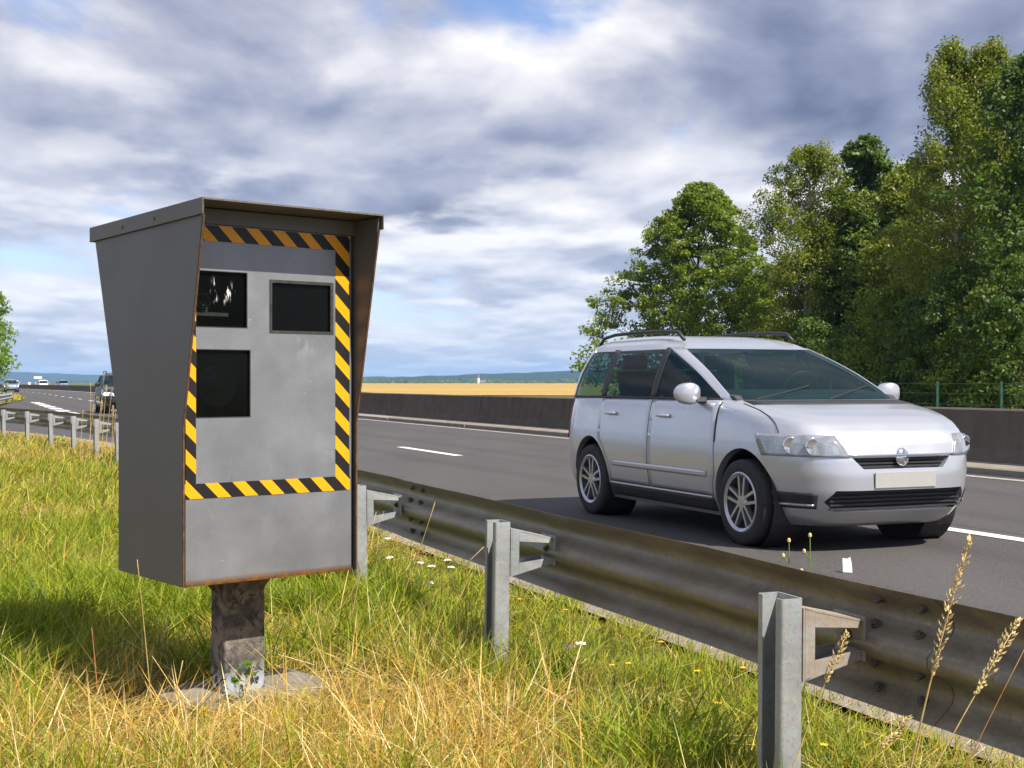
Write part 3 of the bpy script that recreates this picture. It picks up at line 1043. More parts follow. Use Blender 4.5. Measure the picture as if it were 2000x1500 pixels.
sm = fp.modifiers.new('thickness', 'SOLIDIFY'); sm.thickness = 0.004; sm.offset = -1
# hazard tape: four strips just proud of the panel
TY = FY - 0.0012
for (a0, a1, z0, z1) in ((0.0146, 0.052, 0.808, 1.631), (0.600, 0.6595, 0.808, 1.631), (0.0146, 0.6605, 1.631, 1.684), (0.010, 0.6615, 0.757, 0.808)):
    n = 8
    vs = []; fs = []
    rr = random.Random(int(a0 * 1000 + z0 * 77))
    lng = (z1 - z0) > (a1 - a0)
    for i in range(n + 1):
        f = i / n
        if lng:
            z = z0 + (z1 - z0) * f
            vs += [(S0 + a0, TY, z), (S0 + a1 + rr.uniform(-0.0008, 0.0008), TY, z)]
        else:
            x = a0 + (a1 - a0) * f
            vs += [(S0 + x, TY - 0.0005, z0 + rr.uniform(-0.0008, 0.0008)), (S0 + x, TY - 0.0005, z1)]
        if i: b = 2 * i; fs.append((b - 2, b - 1, b + 1, b))
    mesh('hazard_tape', vs, fs, M['tape'], cab)
# windows: dark pane, housing box and what stands behind
for k, (a0, a1, z0, z1) in enumerate(wins):
    x0, x1 = S0 + a0, S0 + a1
    pw = mesh('window', [(x0 - 0.004, FY + 0.010, z0 - 0.004), (x1 + 0.004, FY + 0.010, z0 - 0.004), (x1 + 0.004, FY + 0.010, z1 + 0.004), (x0 - 0.004, FY + 0.010, z1 + 0.004)], [(0, 1, 2, 3)], M['pane_s'] if k == 0 else M['pane'], cab)
    pw['label'] = ['scratched upper window with a camera behind it', 'wide black window with a sealed frame', 'tall black lower window with a lens behind it'][k]
    h = MB()
    e = 0.006; d = 0.26
    h.add([(x0 - e, FY + 0.012, z0 - e), (x1 + e, FY + 0.012, z0 - e), (x1 + e, FY + 0.012, z1 + e), (x0 - e, FY + 0.012, z1 + e),
           (x0 - e, FY + d, z0 - e), (x1 + e, FY + d, z0 - e), (x1 + e, FY + d, z1 + e), (x0 - e, FY + d, z1 + e)],
          [(0, 1, 5, 4), (1, 2, 6, 5), (2, 3, 7, 6), (3, 0, 4, 7), (4, 5, 6, 7)])
    h.build('housing', M['cab_in'], pw)
    # rim of rust round the opening, gasket on the wide one
    fw = 0.009 if k == 1 else 0.0010
    mat = M['gasket']
    fr = MB()
    yy0, yy1 = FY - 0.0010, FY + 0.0085
    for (p0, p1, q0, q1) in ((x0 - 0.002, x1 + 0.002, z0 - 0.0015, z0 + fw), (x0 - 0.002, x1 + 0.002, z1 - fw, z1 + 0.0015), (x0 - 0.002, x0 + fw, z0 + fw, z1 - fw), (x1 - fw * 1.2, x1 + 0.002, z0 + fw, z1 - fw)):
        fr.box(p0, p1, yy0, yy1, q0, q1)
    fr.build('window_frame', mat, pw)
    if k == 0:
        MB().box(x0, x1 - 0.045, FY + 0.05, FY + 0.13, z0 + 0.040, z0 + 0.052).build('shelf', M['device'], pw)
        MB().box(x0 + 0.01, x0 + 0.085, FY + 0.08, FY + 0.2, z0 + 0.054, z0 + 0.120).build('camera_body', M['device'], pw, bevel=0.003)
        MB().lathe([(0.030, 0.0), (0.030, 0.04), (0.024, 0.042), (0.022, 0.030), (0.0001, 0.028)], Matrix.Translation((x0 + 0.048, FY + 0.082, z0 + 0.088)) @ Matrix.Rotation(R(90), 4, 'X'), 24).build('lens', M['lens'], pw, True)
    if k == 2:
        q = Matrix.Translation(((x0 + x1) / 2, FY + 0.10, (z0 + z1) / 2 - 0.01)) @ Matrix.Rotation(R(90), 4, 'X')
        MB().lathe([(0.075, 0.0), (0.075, 0.06), (0.066, 0.065), (0.060, 0.035), (0.04, 0.048), (0.0001, 0.055)], q, 32).build('lens', M['lens'], pw, True)
# bent sliver of loose tape backing by the upper left window
# post with gussets and slab
m = MB()
hw, hd, r = 0.0825, 0.055, 0.010
poly = []
for cx, cy, a0 in ((hw - r, hd - r, 0), (-hw + r, hd - r, 90), (-hw + r, -hd + r, 180), (hw - r, -hd + r, 270)):
    for i in range(4): g = R(a0 + 30 * i); poly.append((cx + r * math.cos(g), cy + r * math.sin(g)))
m.prism(poly, lambda a, b, t: (a, b, t), 0.0, 0.464)
pst = m.build('post', M['pole'], cab); auto_smooth(pst, 30)
for s in (-1, 1):
    MB().prism([(s * hw, 0.464), (s * (hw + 0.055), 0.464), (s * (hw + 0.055), 0.455), (s * hw, 0.385)], lambda a, b, t: (a, t, b), -0.035, -0.027).build('gusset', M['pole'], pst)
    MB().prism([(s * hw, 0.464), (s * (hw + 0.055), 0.464), (s * (hw + 0.055), 0.455), (s * hw, 0.385)], lambda a, b, t: (a, t, b), 0.027, 0.035).build('gusset', M['pole'], pst)
bm = bmesh.new()
sp = [(-0.27, -0.03), (-0.265, -0.10), (-0.215, -0.165), (-0.12, -0.175), (0.08, -0.17), (0.26, -0.165), (0.31, -0.05), (0.30, 0.18), (-0.10, 0.19), (-0.26, 0.17)]
top = [bm.verts.new((a, b, 0.032 + 0.004 * math.sin(7 * a + 3 * b))) for a, b in sp]
mid = [bm.verts.new((a * 1.02, b * 1.03, 0.02)) for a, b in sp]
bot = [bm.verts.new((a * 0.97, b * 0.97, -0.15)) for a, b in sp]
bm.faces.new(top)
for i in range(len(sp)):
    j = (i + 1) % len(sp)
    bm.faces.new((top[i], top[j], mid[j], mid[i])); bm.faces.new((mid[i], mid[j], bot[j], bot[i]))
bmesh.ops.recalc_face_normals(bm, faces=bm.faces)
me = bpy.data.meshes.new('base_slab'); bm.to_mesh(me); bm.free()
link('base_slab', me, M['slab'], cab)

# ------------------------------------------------------------------ cars
# silhouette tables of the people carrier: height -> front end, rear end, half width
CZ = np.array([0.18, 0.24, 0.32, 0.42, 0.55, 0.65, 0.74, 0.80, 0.85, 0.89, 0.93, 0.965, 1.0])
CXF = np.array([1.86, 1.95, 2.01, 2.035, 2.03, 2.01, 1.975, 1.92, 1.84, 1.73, 1.56, 1.34, 1.12])
CXR = np.array([-1.90, -1.98, -2.03, -2.05, -2.055, -2.05, -2.04, -2.035, -2.03, -2.025, -2.02, -2.01, -2.00])
CHW = np.array([0.78, 0.815, 0.845, 0.862, 0.874, 0.876, 0.870, 0.862, 0.853, 0.845, 0.836, 0.826, 0.812])
GZ = np.array([1.0, 1.1, 1.2, 1.3, 1.4, 1.46, 1.51, 1.55, 1.58, 1.60])
GXF = np.array([1.12, 0.91, 0.695, 0.475, 0.245, 0.095, -0.05, -0.22, -0.45, -0.8])
GXR = np.array([-2.00, -1.975, -1.94, -1.895, -1.84, -1.80, -1.755, -1.69, -1.58, -1.35])
GHW = np.array([0.812, 0.788, 0.758, 0.726, 0.692, 0.665, 0.632, 0.585, 0.50, 0.36])


def c_tab(z, green):
    if green: return np.interp(z, GZ, GXF), np.interp(z, GZ, GXR), np.interp(z, GZ, GHW), 7.0, 7.0
    nf = np.interp(z, [0.2, 0.5, 0.8, 1.0], [4.2, 4.6, 5.2, 6.0])
    return np.interp(z, CZ, CXF), np.interp(z, CZ, CXR), np.interp(z, CZ, CHW), nf, 7.0


def c_pt(phi, z, green=False, off=0.0):
    """point of the outline at height z and outline angle phi (0 is the nose, pi/2 the left side)"""
    xf, xr, hw, nf, nr = c_tab(z, green)
    xc = 0.0 if not green else 0.5 * (xf + xr)
    c, s = math.cos(phi), math.sin(phi)
    a, n = (xf - xc, nf) if c >= 0 else (xc - xr, nr)
    x = xc + math.copysign(abs(c) ** (2 / n), c) * a
    y = math.copysign(abs(s) ** (2 / n), s) * hw
    if off:
        g = Vector((math.copysign(abs(c) ** (2 - 2 / n), c) / a, math.copysign(abs(s) ** (2 - 2 / n), s) / hw)).normalized()
        x += g.x * off; y += g.y * off
    return Vector((x, y, z))


def phi_x(x, z, side, green=False):
    xf, xr, hw, nf, nr = c_tab(z, green)
    xc = 0.0 if not green else 0.5 * (xf + xr)
    a, n = (xf - xc, nf) if x >= xc else (xc - xr, nr)
    k = min(1.0, abs(x - xc) / a) ** (n / 2)
    p = math.acos(min(1.0, k))
    if x < xc: p = math.pi - p
    return p * side


def phi_t(t, z, front=True, green=False):
    nf, nr = c_tab(z, green)[3:]
    n = nf if front else nr
    p = math.asin(min(1.0, abs(t) ** (n / 2))) * (1 if t >= 0 else -1)
    return p if front else math.pi - p


def patch(fn, z0, z1, nz, nu, name, mat, parent, solid=0.0, smooth=True):
    """fn(u in 0..1, z) gives the surface point"""
    vs = []; fs = []
    for i in range(nz + 1):
        z = z0 + (z1 - z0) * i / nz
        for j in range(nu + 1): vs.append(fn(j / nu, z))
    for i in range(nz):
        for j in range(nu):
            a = i * (nu + 1) + j
            fs.append((a, a + 1, a + nu + 2, a + nu + 1))
    o = mesh(name, vs, fs, mat, parent, smooth)
    if solid:
        m = o.modifiers.new('thickness', 'SOLIDIFY'); m.thickness = solid; m.offset = 0
    return o


def loft(levels, green, nphi=112, cap_bottom=True, cap_top=True):
    vs = []; fs = []
    for z in levels:
        for k in range(nphi):
            # crowd the samples at the corners
            t = 2 * math.pi * k / nphi
            vs.append(c_pt(t, z, green))
    for i in range(len(levels) - 1):
        for k in range(nphi):
            k2 = (k + 1) % nphi
            fs.append((i * nphi + k, i * nphi + k2, (i + 1) * nphi + k2, (i + 1) * nphi + k))
    if cap_bottom: fs.append(tuple(range(nphi - 1, -1, -1)))
    if cap_top: fs.append(tuple((len(levels) - 1) * nphi + k for k in range(nphi)))
    return vs, fs


WB = 1.26          # half wheelbase
WR = 0.315


def cut(o, cutters):
    for c in cutters:
        md = o.modifiers.new('cut', 'BOOLEAN'); md.operation = 'DIFFERENCE'; md.object = c; md.solver = 'EXACT'
    bpy.context.view_layer.update()
    dg = bpy.context.evaluated_depsgraph_get()
    me = bpy.data.meshes.new_from_object(o.evaluated_get(dg))
    o.modifiers.clear()
    old = o.data; o.data = me; bpy.data.meshes.remove(old)
    for c in cutters:
        d = c.data; bpy.data.objects.remove(c); bpy.data.meshes.remove(d)


def car(name, label, group=None):
    root = thing(name, label, 'car', group=group)
    lv = list(np.concatenate([np.linspace(0.18, 0.72, 22), np.linspace(0.735, 1.0, 26)]))
    vs, fs = loft(lv, False)
    body = mesh('body', vs, fs, M['silver'], root)
    cs = []
    for sx in (WB, -WB):
        for sy in (-1, 1):
            cm = MB().lathe([(0.0001, -0.30), (0.368, -0.30), (0.368, 0.30), (0.0001, 0.30)], Matrix.Translation((sx, sy * 0.83, WR + 0.01)) @ Matrix.Rotation(R(90), 4, 'X'), 40)
            cs.append(mesh('cutter', cm.v, cm.f, None))
    # lower intake, upper grille slot
    cs.append(MB().prism([(-0.52, 0.29), (0.52, 0.29), (0.60, 0.36), (0.54, 0.44), (-0.54, 0.44), (-0.60, 0.36)], lambda a, b, t: (t, a, b), 1.88, 2.2).build('cutter', None))
    cs.append(MB().prism([(-0.34, 0.585), (0.34, 0.585), (0.42, 0.655), (-0.42, 0.655)], lambda a, b, t: (t, a, b), 1.93, 2.2).build('cutter', None))
    for c in cs:
        bm = bmesh.new(); bm.from_mesh(c.data); bmesh.ops.remove_doubles(bm, verts=bm.verts, dist=0.0005); bmesh.ops.recalc_face_normals(bm, faces=bm.faces); bm.to_mesh(c.data); bm.free()
    cut(body, cs)
    if not body.data.materials: body.data.materials.append(M['silver'])
    auto_smooth(body, 38)
    # grille inserts
    for (z0, z1, hwid, x0, n) in ((0.296, 0.434, 0.56, 1.905, 5), (0.588, 0.652, 0.37, 1.95, 3)):
        g = MB(); g.box(x0 - 0.012, x0, -hwid, hwid, z0, z1).build('grille_back', M['trim'], root)
        for i in range(n):
            z = z0 + (z1 - z0) * (i + 0.5) / n
            MB().box(x0 + 0.001, x0 + 0.03, -hwid, hwid, z - 0.006, z + 0.006).build('grille_slat', M['trim'], root)
    MB().tube([c_pt(phi_t(t, 0.667), 0.667, False, 0.004) for t in np.linspace(-0.52, 0.52, 15)], 0.008, 6).build('grille_bar', M['chrome'], root, True)
    # badge disc in the middle of the grille
    MB().lathe([(0.0001, 0.014), (0.05, 0.01), (0.055, 0.0)], Matrix.Translation((2.0, 0, 0.655)) @ Matrix.Rotation(R(82), 4, 'Y'), 24).build('badge', M['chrome'], root, True)
    # wheel housings
    for sx in (WB, -WB):
        for sy in (-1, 1):
            MB().lathe([(0.366, 0.0), (0.366, 0.26), (0.0001, 0.26)], Matrix.Translation((sx, sy * 0.81, WR + 0.01)) @ Matrix.Rotation(R(90) * sy, 4, 'X'), 32).build('wheel_housing', M['trim'], root)
    # wheels
    for sx in (WB, -WB):
        for sy in (-1, 1):
            q = Matrix.Translation((sx, sy * 0.765, WR)) @ Matrix.Rotation(R(-90) * sy, 4, 'X')
            wh = MB().lathe([(0.205, -0.09), (0.225, -0.098), (0.285, -0.098), (0.308, -0.085), (WR, -0.06), (WR, 0.06), (0.308, 0.085), (0.285, 0.098), (0.225, 0.098), (0.205, 0.09)], q, 40).build('wheel', M['tyre'], root, True)
            MB().lathe([(0.206, -0.088), (0.206, 0.088), (0.220, 0.096), (0.218, 0.100), (0.195, 0.088), (0.188, 0.04), (0.0001, 0.02)], q, 40).build('rim', M['rim'] if False else M['trim'], wh, True)
            sp_ = MB()
            sp_.lathe([(0.0001, 0.092), (0.045, 0.09), (0.055, 0.07), (0.055, 0.03)], q, 20)
            for k in range(5):
                rm = q @ Matrix.Rotation(2 * math.pi * k / 5 + 0.3, 4, 'Z')
                for dd in (-0.02, 0.02):
                    b = len(sp_.v)
                    sp_.add([rm @ Vector(p) for p in [(0.035, dd - 0.012, 0.050), (0.2, dd * 2.1 - 0.014, 0.056), (0.2, dd * 2.1 + 0.014, 0.056), (0.035, dd + 0.012, 0.050), (0.035, dd - 0.010, 0.088), (0.205, dd * 2.1 - 0.011, 0.088), (0.205, dd * 2.1 + 0.011, 0.088), (0.035, dd + 0.010, 0.088)]],
                            [(0, 1, 2, 3), (4, 7, 6, 5), (0, 4, 5, 1), (1, 5, 6, 2), (2, 6, 7, 3), (3, 7, 4, 0)])
            sp_.lathe([(0.200, 0.07), (0.222, 0.098), (0.212, 0.104), (0.190, 0.090)], q, 40)
            sp_.build('spokes', M['rim'], wh)
    # doors, handles, mouldings, both sides
    def arch(z, sx):
        h = abs(z - WR - 0.01)
        return math.sqrt(max(0.0, 0.40 ** 2 - h * h))
    for s in (-1, 1):
        df = lambda uu, z: c_pt(phi_x(-0.135 + uu * ((WB - max(arch(z, 1), 0.36)) + 0.135), z, s), z, False, 0.004)
        d1 = patch(df, 0.335, 0.992, 22, 14, 'door', M['silver'], root, 0.006)
        dr = lambda uu, z: c_pt(phi_x(-0.150 + uu * (max(-1.08, -WB + max(arch(z, -1), 0.0) if z < 0.72 else -1.08) + 0.150), z, s), z, False, 0.004)
        d2 = patch(dr, 0.335, 0.992, 22, 14, 'door', M['silver'], root, 0.006)
        for d_, hx in ((d1, 0.02), (d2, -0.92)):
            pts = [c_pt(phi_x(hx + q_, 0.87, s), 0.87, False, o_) for q_, o_ in ((0.0, 0.006), (0.02, 0.034), (0.17, 0.034), (0.19, 0.006))]
            MB().tube(pts, 0.011, 8).build('handle', M['silver'], d_, True)
        patch(lambda uu, z: c_pt(phi_x(-0.86 + uu * 1.72, z, s), z, False, 0.010), 0.215, 0.305, 6, 20, 'sill_cladding', M['trim'], root, 0.008)
        patch(lambda uu, z: c_pt(phi_x(-0.86 + uu * 1.72, z, s), z, False, 0.016), 0.308, 0.328, 2, 20, 'sill_strip', M['silver'], root, 0.006)
        patch(lambda uu, z: c_pt(phi_x(-0.80 + uu * 1.60, z, s), z, False, 0.014), 0.47, 0.515, 3, 20, 'side_moulding', M['silver'], root, 0.008)
        for xa in (-0.1425, WB - 0.352):
            patch(lambda uu, z, xa=xa: c_pt(phi_x(xa - 0.0095 + uu * 0.019, z, s), z, False, 0.0022), 0.72 if xa > 0.5 else 0.335, 0.985, 10, 1, 'door_gap', M['trim'], root)
        MB().tube([c_pt(s * phi_t(0.90, z), z, False, 0.001) for z in np.linspace(0.795, 0.975, 16)], 0.0045, 5).build('bonnet_gap', M['trim'], root)
        # belt line seal
        MB().tube([c_pt(phi_x(x, 1.003, s, True), 1.003, True, 0.004) for x in np.linspace(0.88, -1.86, 24)], 0.009, 6).build('window_seal', M['trim'], root, True)
        # side glass: three panes; pillars between them
        zt = 1.455
        xs_ = lambda z: np.interp(z, GZ, GXF) - 0.235
        bounds = [(lambda z: xs_(z), lambda z: -0.115), (lambda z: -0.185, lambda z: -1.045), (lambda z: -1.115, lambda z: np.interp(z, GZ, GXR) + 0.235)]
        for a_, b_ in bounds:
            patch(lambda uu, z, a_=a_, b_=b_: c_pt(phi_x(a_(z) + uu * (b_(z) - a_(z)), z, s, True), z, True, 0.0), 1.012, zt, 10, 12, 'side_window', M['glass'], root)
        for a_, b_ in ((-0.108, -0.192), (-1.038, -1.122)):
            patch(lambda uu, z, a_=a_, b_=b_: c_pt(phi_x(a_ + uu * (b_ - a_), z, s, True), z, True, 0.002), 1.0, zt + 0.01, 10, 3, 'pillar', M['trim'], root, 0.012)
        # A pillar and rear pillar follow the corners
        def cornerA(uu, z):
            p0 = phi_t(0.905, z, True, True); p1 = phi_x(xs_(z) - 0.004, z, 1, True)
            return c_pt(s * (p0 + (p1 - p0) * uu), z, True, 0.003)
        patch(cornerA, 0.985, zt + 0.012, 12, 8, 'pillar', M['silver'], root, 0.012)
        def cornerD(uu, z):
            p0 = phi_t(0.86, z, False, True); p1 = phi_x(np.interp(z, GZ, GXR) + 0.232, z, 1, True)
            return c_pt(s * (p0 + (p1 - p0) * uu), z, True, 0.003)
        patch(cornerD, 0.985, zt + 0.012, 12, 8, 'pillar', M['silver'], root, 0.012)
        # lamps
        def lampf(uu, z):
            lo, hi = 0.655, 0.80
            f = (z - lo) / (hi - lo)
            p0 = phi_t(0.50 + 0.10 * f, z); p1 = phi_x(1.50 - 0.10 * f, z, 1)
            return c_pt(s * (p0 + (p1 - p0) * uu), z, False, 0.006)
        hl = patch(lampf, 0.66, 0.785, 8, 16, 'headlight', M['headlamp'], root, 0.008)
        for k_, zz in ((0.35, 0.72), (0.62, 0.725)):
            p = lampf(k_, zz); nrm = (lampf(k_, zz) - Vector((1.2, s * 0.5, zz))).normalized()
            q = Matrix.Translation(p + nrm * 0.003) @ nrm.to_track_quat('Z', 'Y').to_matrix().to_4x4()
            MB().lathe([(0.052, 0.0), (0.050, 0.008), (0.042, 0.006), (0.03, 0.002), (0.0001, 0.004)], q, 24).build('lamp_reflector', M['chrome'], hl, True)
        patch(lambda uu, z: c_pt(s * (phi_t(0.80, z, False) + (phi_x(-1.86, z, 1) - phi_t(0.80, z, False)) * uu), z, False, 0.008), 0.66, 0.97, 8, 10, 'tail_light', M['tail'], root, 0.008)
        # fog lamp recess with bright strip
        def fog(uu, z): 
            p0 = phi_t(0.74, z); p1 = phi_t(0.955, z)
            return c_pt(s * (p0 + (p1 - p0) * uu), z, False, 0.004)
        fg = patch(fog, 0.31, 0.42, 5, 8, 'fog_lamp', M['trim'], root, 0.004)
        MB().tube([fog(t_, 0.335) + Vector((0.006, 0, 0)) for t_ in np.linspace(0.05, 0.9, 8)], 0.011, 6).build('light_strip', M['headlamp'], fg, True)
        # mirror
        ms = thing_part('mirror', root, s)
        # roof rail
        pts = [Vector((x, s * (np.interp(1.56, GZ, GHW) - 0.02), 1.585 + h)) for x, h in ((-0.12, -0.045), (-0.22, 0.022), (-0.5, 0.038), (-1.0, 0.042), (-1.4, 0.036), (-1.62, 0.010), (-1.70, -0.05))]
        MB().tube(pts, 0.016, 8).build('roof_rail', M['trim'], root, True)
    # windscreen, rear window, roof
    patch(lambda uu, z: c_pt(phi_t(-0.90 + 1.80 * uu, z, True, True), z, True, 0.0), 0.985, 1.465, 14, 20, 'windscreen', M['glass'], root)
    patch(lambda uu, z: c_pt(phi_t(-0.855 + 1.71 * uu, z, False, True), z, True, 0.0), 1.0, 1.465, 12, 16, 'rear_window', M['glass'], root)
    vs, fs = loft(list(np.linspace(1.452, 1.598, 14)), True, 96, False, True)
    rf = mesh('roof', vs, fs, M['silver'], root, True); auto_smooth(rf, 40)
    MB().lathe([(0.022, 0.0), (0.02, 0.02), (0.0035, 0.03), (0.002, 0.2), (0.0001, 0.2)], Matrix.Translation((-1.25, 0, 1.597)) @ Matrix.Rotation(R(-35), 4, 'Y'), 10).build('aerial', M['trim'], rf)
    # scuttle and wipers
    patch(lambda uu, z: c_pt(phi_t(-0.86 + 1.72 * uu, z, True, False), z, False, 0.006), 0.968, 0.995, 3, 18, 'scuttle', M['trim'], root, 0.006)
    for y0, y1 in ((-0.60, -0.02), (0.02, 0.55)):
        MB().tube([c_pt(phi_t(y / 0.8, 1.005 + 0.05 * i, True, True), 1.005 + 0.05 * i, True, 0.012) for i, y in enumerate((y0, (y0 + y1) / 2, y1))], 0.006, 6).build('wiper', M['trim'], root)
    # number plates, left blank
    MB().box(2.036, 2.044, -0.26, 0.26, 0.455, 0.565).build('number_plate', M['plate'], root, bevel=0.002)
    MB().box(-2.066, -2.056, -0.26, 0.26, 0.60, 0.71).build('number_plate', M['plate'], root, bevel=0.002)
    # cabin: floor cap is the body's top; dashboard, seats, wheel
    MB().prism([(1.02, 1.0), (0.98, 1.03), (0.60, 1.075), (0.40, 1.06), (0.38, 1.0)], lambda a, b, t: (a, t, b), -0.74, 0.74).build('dashboard', M['seat'], root, bevel=0.01)
    for x, hy in ((-0.30, 0.37), (-0.30, -0.37), (-1.15, 0.42), (-1.15, -0.42), (-1.15, 0.0)):
        st = MB().prism([(x, 1.0), (x + 0.10, 1.0), (x - 0.02, 1.24), (x - 0.10, 1.24)], lambda a, b, t: (a, t, b), hy - 0.20, hy + 0.20).build('seat_back', M['seat'], root, bevel=0.03)
        MB().prism([(x - 0.09, 1.255), (x - 0.02, 1.255), (x - 0.05, 1.42), (x - 0.11, 1.42)], lambda a, b, t: (a, t, b), hy - 0.11, hy + 0.11).build('headrest', M['seat'], st, bevel=0.025)
    q = Matrix.Translation((0.22, 0.37, 1.06)) @ Matrix.Rotation(R(-65), 4, 'Y')
    MB().tube([q @ Vector((0.18 * math.cos(a), 0.18 * math.sin(a), 0)) for a in np.linspace(0, 2 * math.pi, 25)], 0.014, 8, False).build('steering_wheel', M['trim'], root, True)
    return root


def thing_part(nm, root, s):
    """door mirror: housing on a short foot"""
    vs = []; fs = []
    n, k = 10, 14
    for i in range(n + 1):
        a = math.pi * i / n
        for j in range(k):
            g = 2 * math.pi * j / k
            e = 0.35
            cy = math.cos(a); sy = math.sin(a)
            x = 0.075 * sy * abs(math.cos(g)) ** e * (1 if math.cos(g) >= 0 else -1)
            z = 0.085 * sy * abs(math.sin(g)) ** e * (1 if math.sin(g) >= 0 else -1)
            if x < 0: x *= 0.35
            vs.append((0.64 + x - abs(cy) * 0.01, s * (0.945 + 0.115 * cy), 1.045 + z))
    for i in range(n):
        for j in range(k):
            j2 = (j + 1) % k
            fs.append((i * k + j, i * k + j2, (i + 1) * k + j2, (i + 1) * k + j))
    o = mesh(nm, vs, fs, M['silver'], root, True)
    MB().prism([(0.58, 0.985), (0.72, 0.985), (0.68, 1.02), (0.61, 1.02)], lambda a, b, t: (a, t, b), s * 0.80, s * 0.90).build('mirror_foot', M['trim'], o)
    return o


FWD = math.atan2(-DY, -DX)      # car nose towards the camera end of the road


def place_car(root, u, v, away=False):
    p = W(u, v); a = W(u - 1, v); b = W(u + 1, v)
    t = (b - a).normalized() if away else (a - b).normalized()
    root.location = p; root.rotation_euler = (0, 0, math.atan2(t.y, t.x))


def copy_tree(o, parent=None, paint=None, lit=False, skip=()):
    c = o.copy(); col.objects.link(c); c.parent = parent
    if c.type == 'MESH':
        m0 = c.data.materials[0] if c.data.materials else None
        if paint is not None and m0 == M['silver']:
            c.data = recoloured(c.data, paint)
        if lit and o.name.split('.')[0] == 'lamp_reflector':
            c.data = recoloured(c.data, M['lit'])
    for ch in o.children:
        if ch.name.split('.')[0] in skip: continue
        copy_tree(ch, c, paint, lit, skip)
    return c


_rc = {}
def recoloured(me, mat):
    if (me.name, mat.name) not in _rc:
        m2 = me.copy()
        for i in range(len(m2.materials)): m2.materials[i] = mat
        _rc[(me.name, mat.name)] = m2
    return _rc[(me.name, mat.name)]


silver = car('silver_car', 'silver people carrier with dark roof rails driving past behind the guard rail')
def waist(z):
    a = min(1.0, max(0.0, (z - 0.55) / 0.40)); b = min(1.0, max(0.0, (z - 1.15) / 0.42))
    return z + 0.055 * a * a * (3 - 2 * a) * (1 - b * b * (3 - 2 * b))


def reshape(o):
    for ch in o.children:
        if ch.type == 'MESH' and ch.name.split('.')[0] not in ('wheel', 'wheel_housing'):
            for q in ch.data.vertices: q.co.z = waist(q.co.z)
            reshape(ch)


reshape(silver)
silver.scale = (0.955, 0.97, 0.97)
place_car(silver, 9.08, 5.85)
SKIP = ('bolt', 'wiper', 'steering_wheel', 'lamp_reflector', 'grille_slat', 'aerial')
for nm, lab, paint, lit, u_, v_, away in (
        ('black_car', 'black car with a lit headlamp half hidden behind the speed camera', M['black_paint'], True, u_for(237, 5.35), 5.35, False),
        ('blue_grey_car', 'distant blue grey car facing us beside the roadside tree', M['blue_paint'], True, u_for(21, 5.3), 5.3, False),
        ('white_car', 'distant white car beyond the barrier, right under the wide white road sign', M['white_paint'], False, u_for(82, 14.9), 14.9, True),
        ('teal_car', 'distant teal grey car beyond the barrier, nearest of those driving away', M['teal_paint'], False, u_for(121, 14.9), 14.9, True),
        ('white_car', 'farthest white car, just right of the roadside tree', M['white_paint'], False, u_for(28, 18.4), 18.4, True)):
    c = copy_tree(silver, None, paint, lit, [q for q in SKIP if not (lit and q == 'lamp_reflector')])
    c.name = nm; c['label'] = lab
    c['group'] = 'far traffic'
    place_car(c, u_, v_, away)

# ------------------------------------------------------------------ trees
def leaves(rg, C, RAD, per, size, up=0.5, palette=None, shell=0.0):
    """leaf-sized diamonds spread through clumps. C (n,3), RAD (n,3)"""
    n = len(C)
    cnt = np.full(n, per) if np.isscalar(per) else per
    ci = np.repeat(np.arange(n), cnt)
    m = len(ci)
    d = rg.normal(size=(m, 3)); d /= np.linalg.norm(d, axis=1)[:, None]
    r = rg.random(m) ** (1 / (2.2 + shell))
    P = C[ci] + d * r[:, None] * RAD[ci]
    # leaf normal leans up and outwards
    nrm = rg.normal(size=(m, 3)) * 0.75 + d * 0.5; nrm[:, 2] += up
    nrm /= np.linalg.norm(nrm, axis=1)[:, None]
    a = rg.normal(size=(m, 3)); a[:, 2] -= 0.5
    a -= nrm * (a * nrm).sum(1)[:, None]; a /= np.linalg.norm(a, axis=1)[:, None]
    b = np.cross(nrm, a)
    L = size * rg.uniform(0.6, 1.3, m)[:, None]
    Wd = L * rg.uniform(0.45, 0.75, m)[:, None]
    V = np.stack([P - a * L * 0.5, P + b * Wd * 0.5 + nrm * L * 0.06, P + a * L * 0.5, P - b * Wd * 0.5 + nrm * L * 0.06], 1).reshape(-1, 3)
    F = np.arange(m * 4).reshape(m, 4)
    pal = np.array(palette)
    cc = pal[rg.integers(0, len(pal), n)][ci] * 0.5 + pal[rg.integers(0, len(pal), m)] * 0.5
    cc *= rg.uniform(0.75, 1.25, m)[:, None]
    return V, F, np.repeat(cc, 4, 0)


PAL_LIME = [(0.15, 0.215, 0.020), (0.19, 0.25, 0.026), (0.25, 0.30, 0.036), (0.10, 0.155, 0.017)]
PAL_BIRCH = [(0.165, 0.21, 0.020), (0.21, 0.245, 0.026), (0.115, 0.155, 0.019), (0.27, 0.275, 0.036)]
PAL_DARK = [(0.076, 0.135, 0.021), (0.11, 0.175, 0.028), (0.052, 0.10, 0.019), (0.15, 0.205, 0.032)]
PAL_FRESH = [(0.18, 0.28, 0.03), (0.22, 0.31, 0.035), (0.14, 0.23, 0.03)]


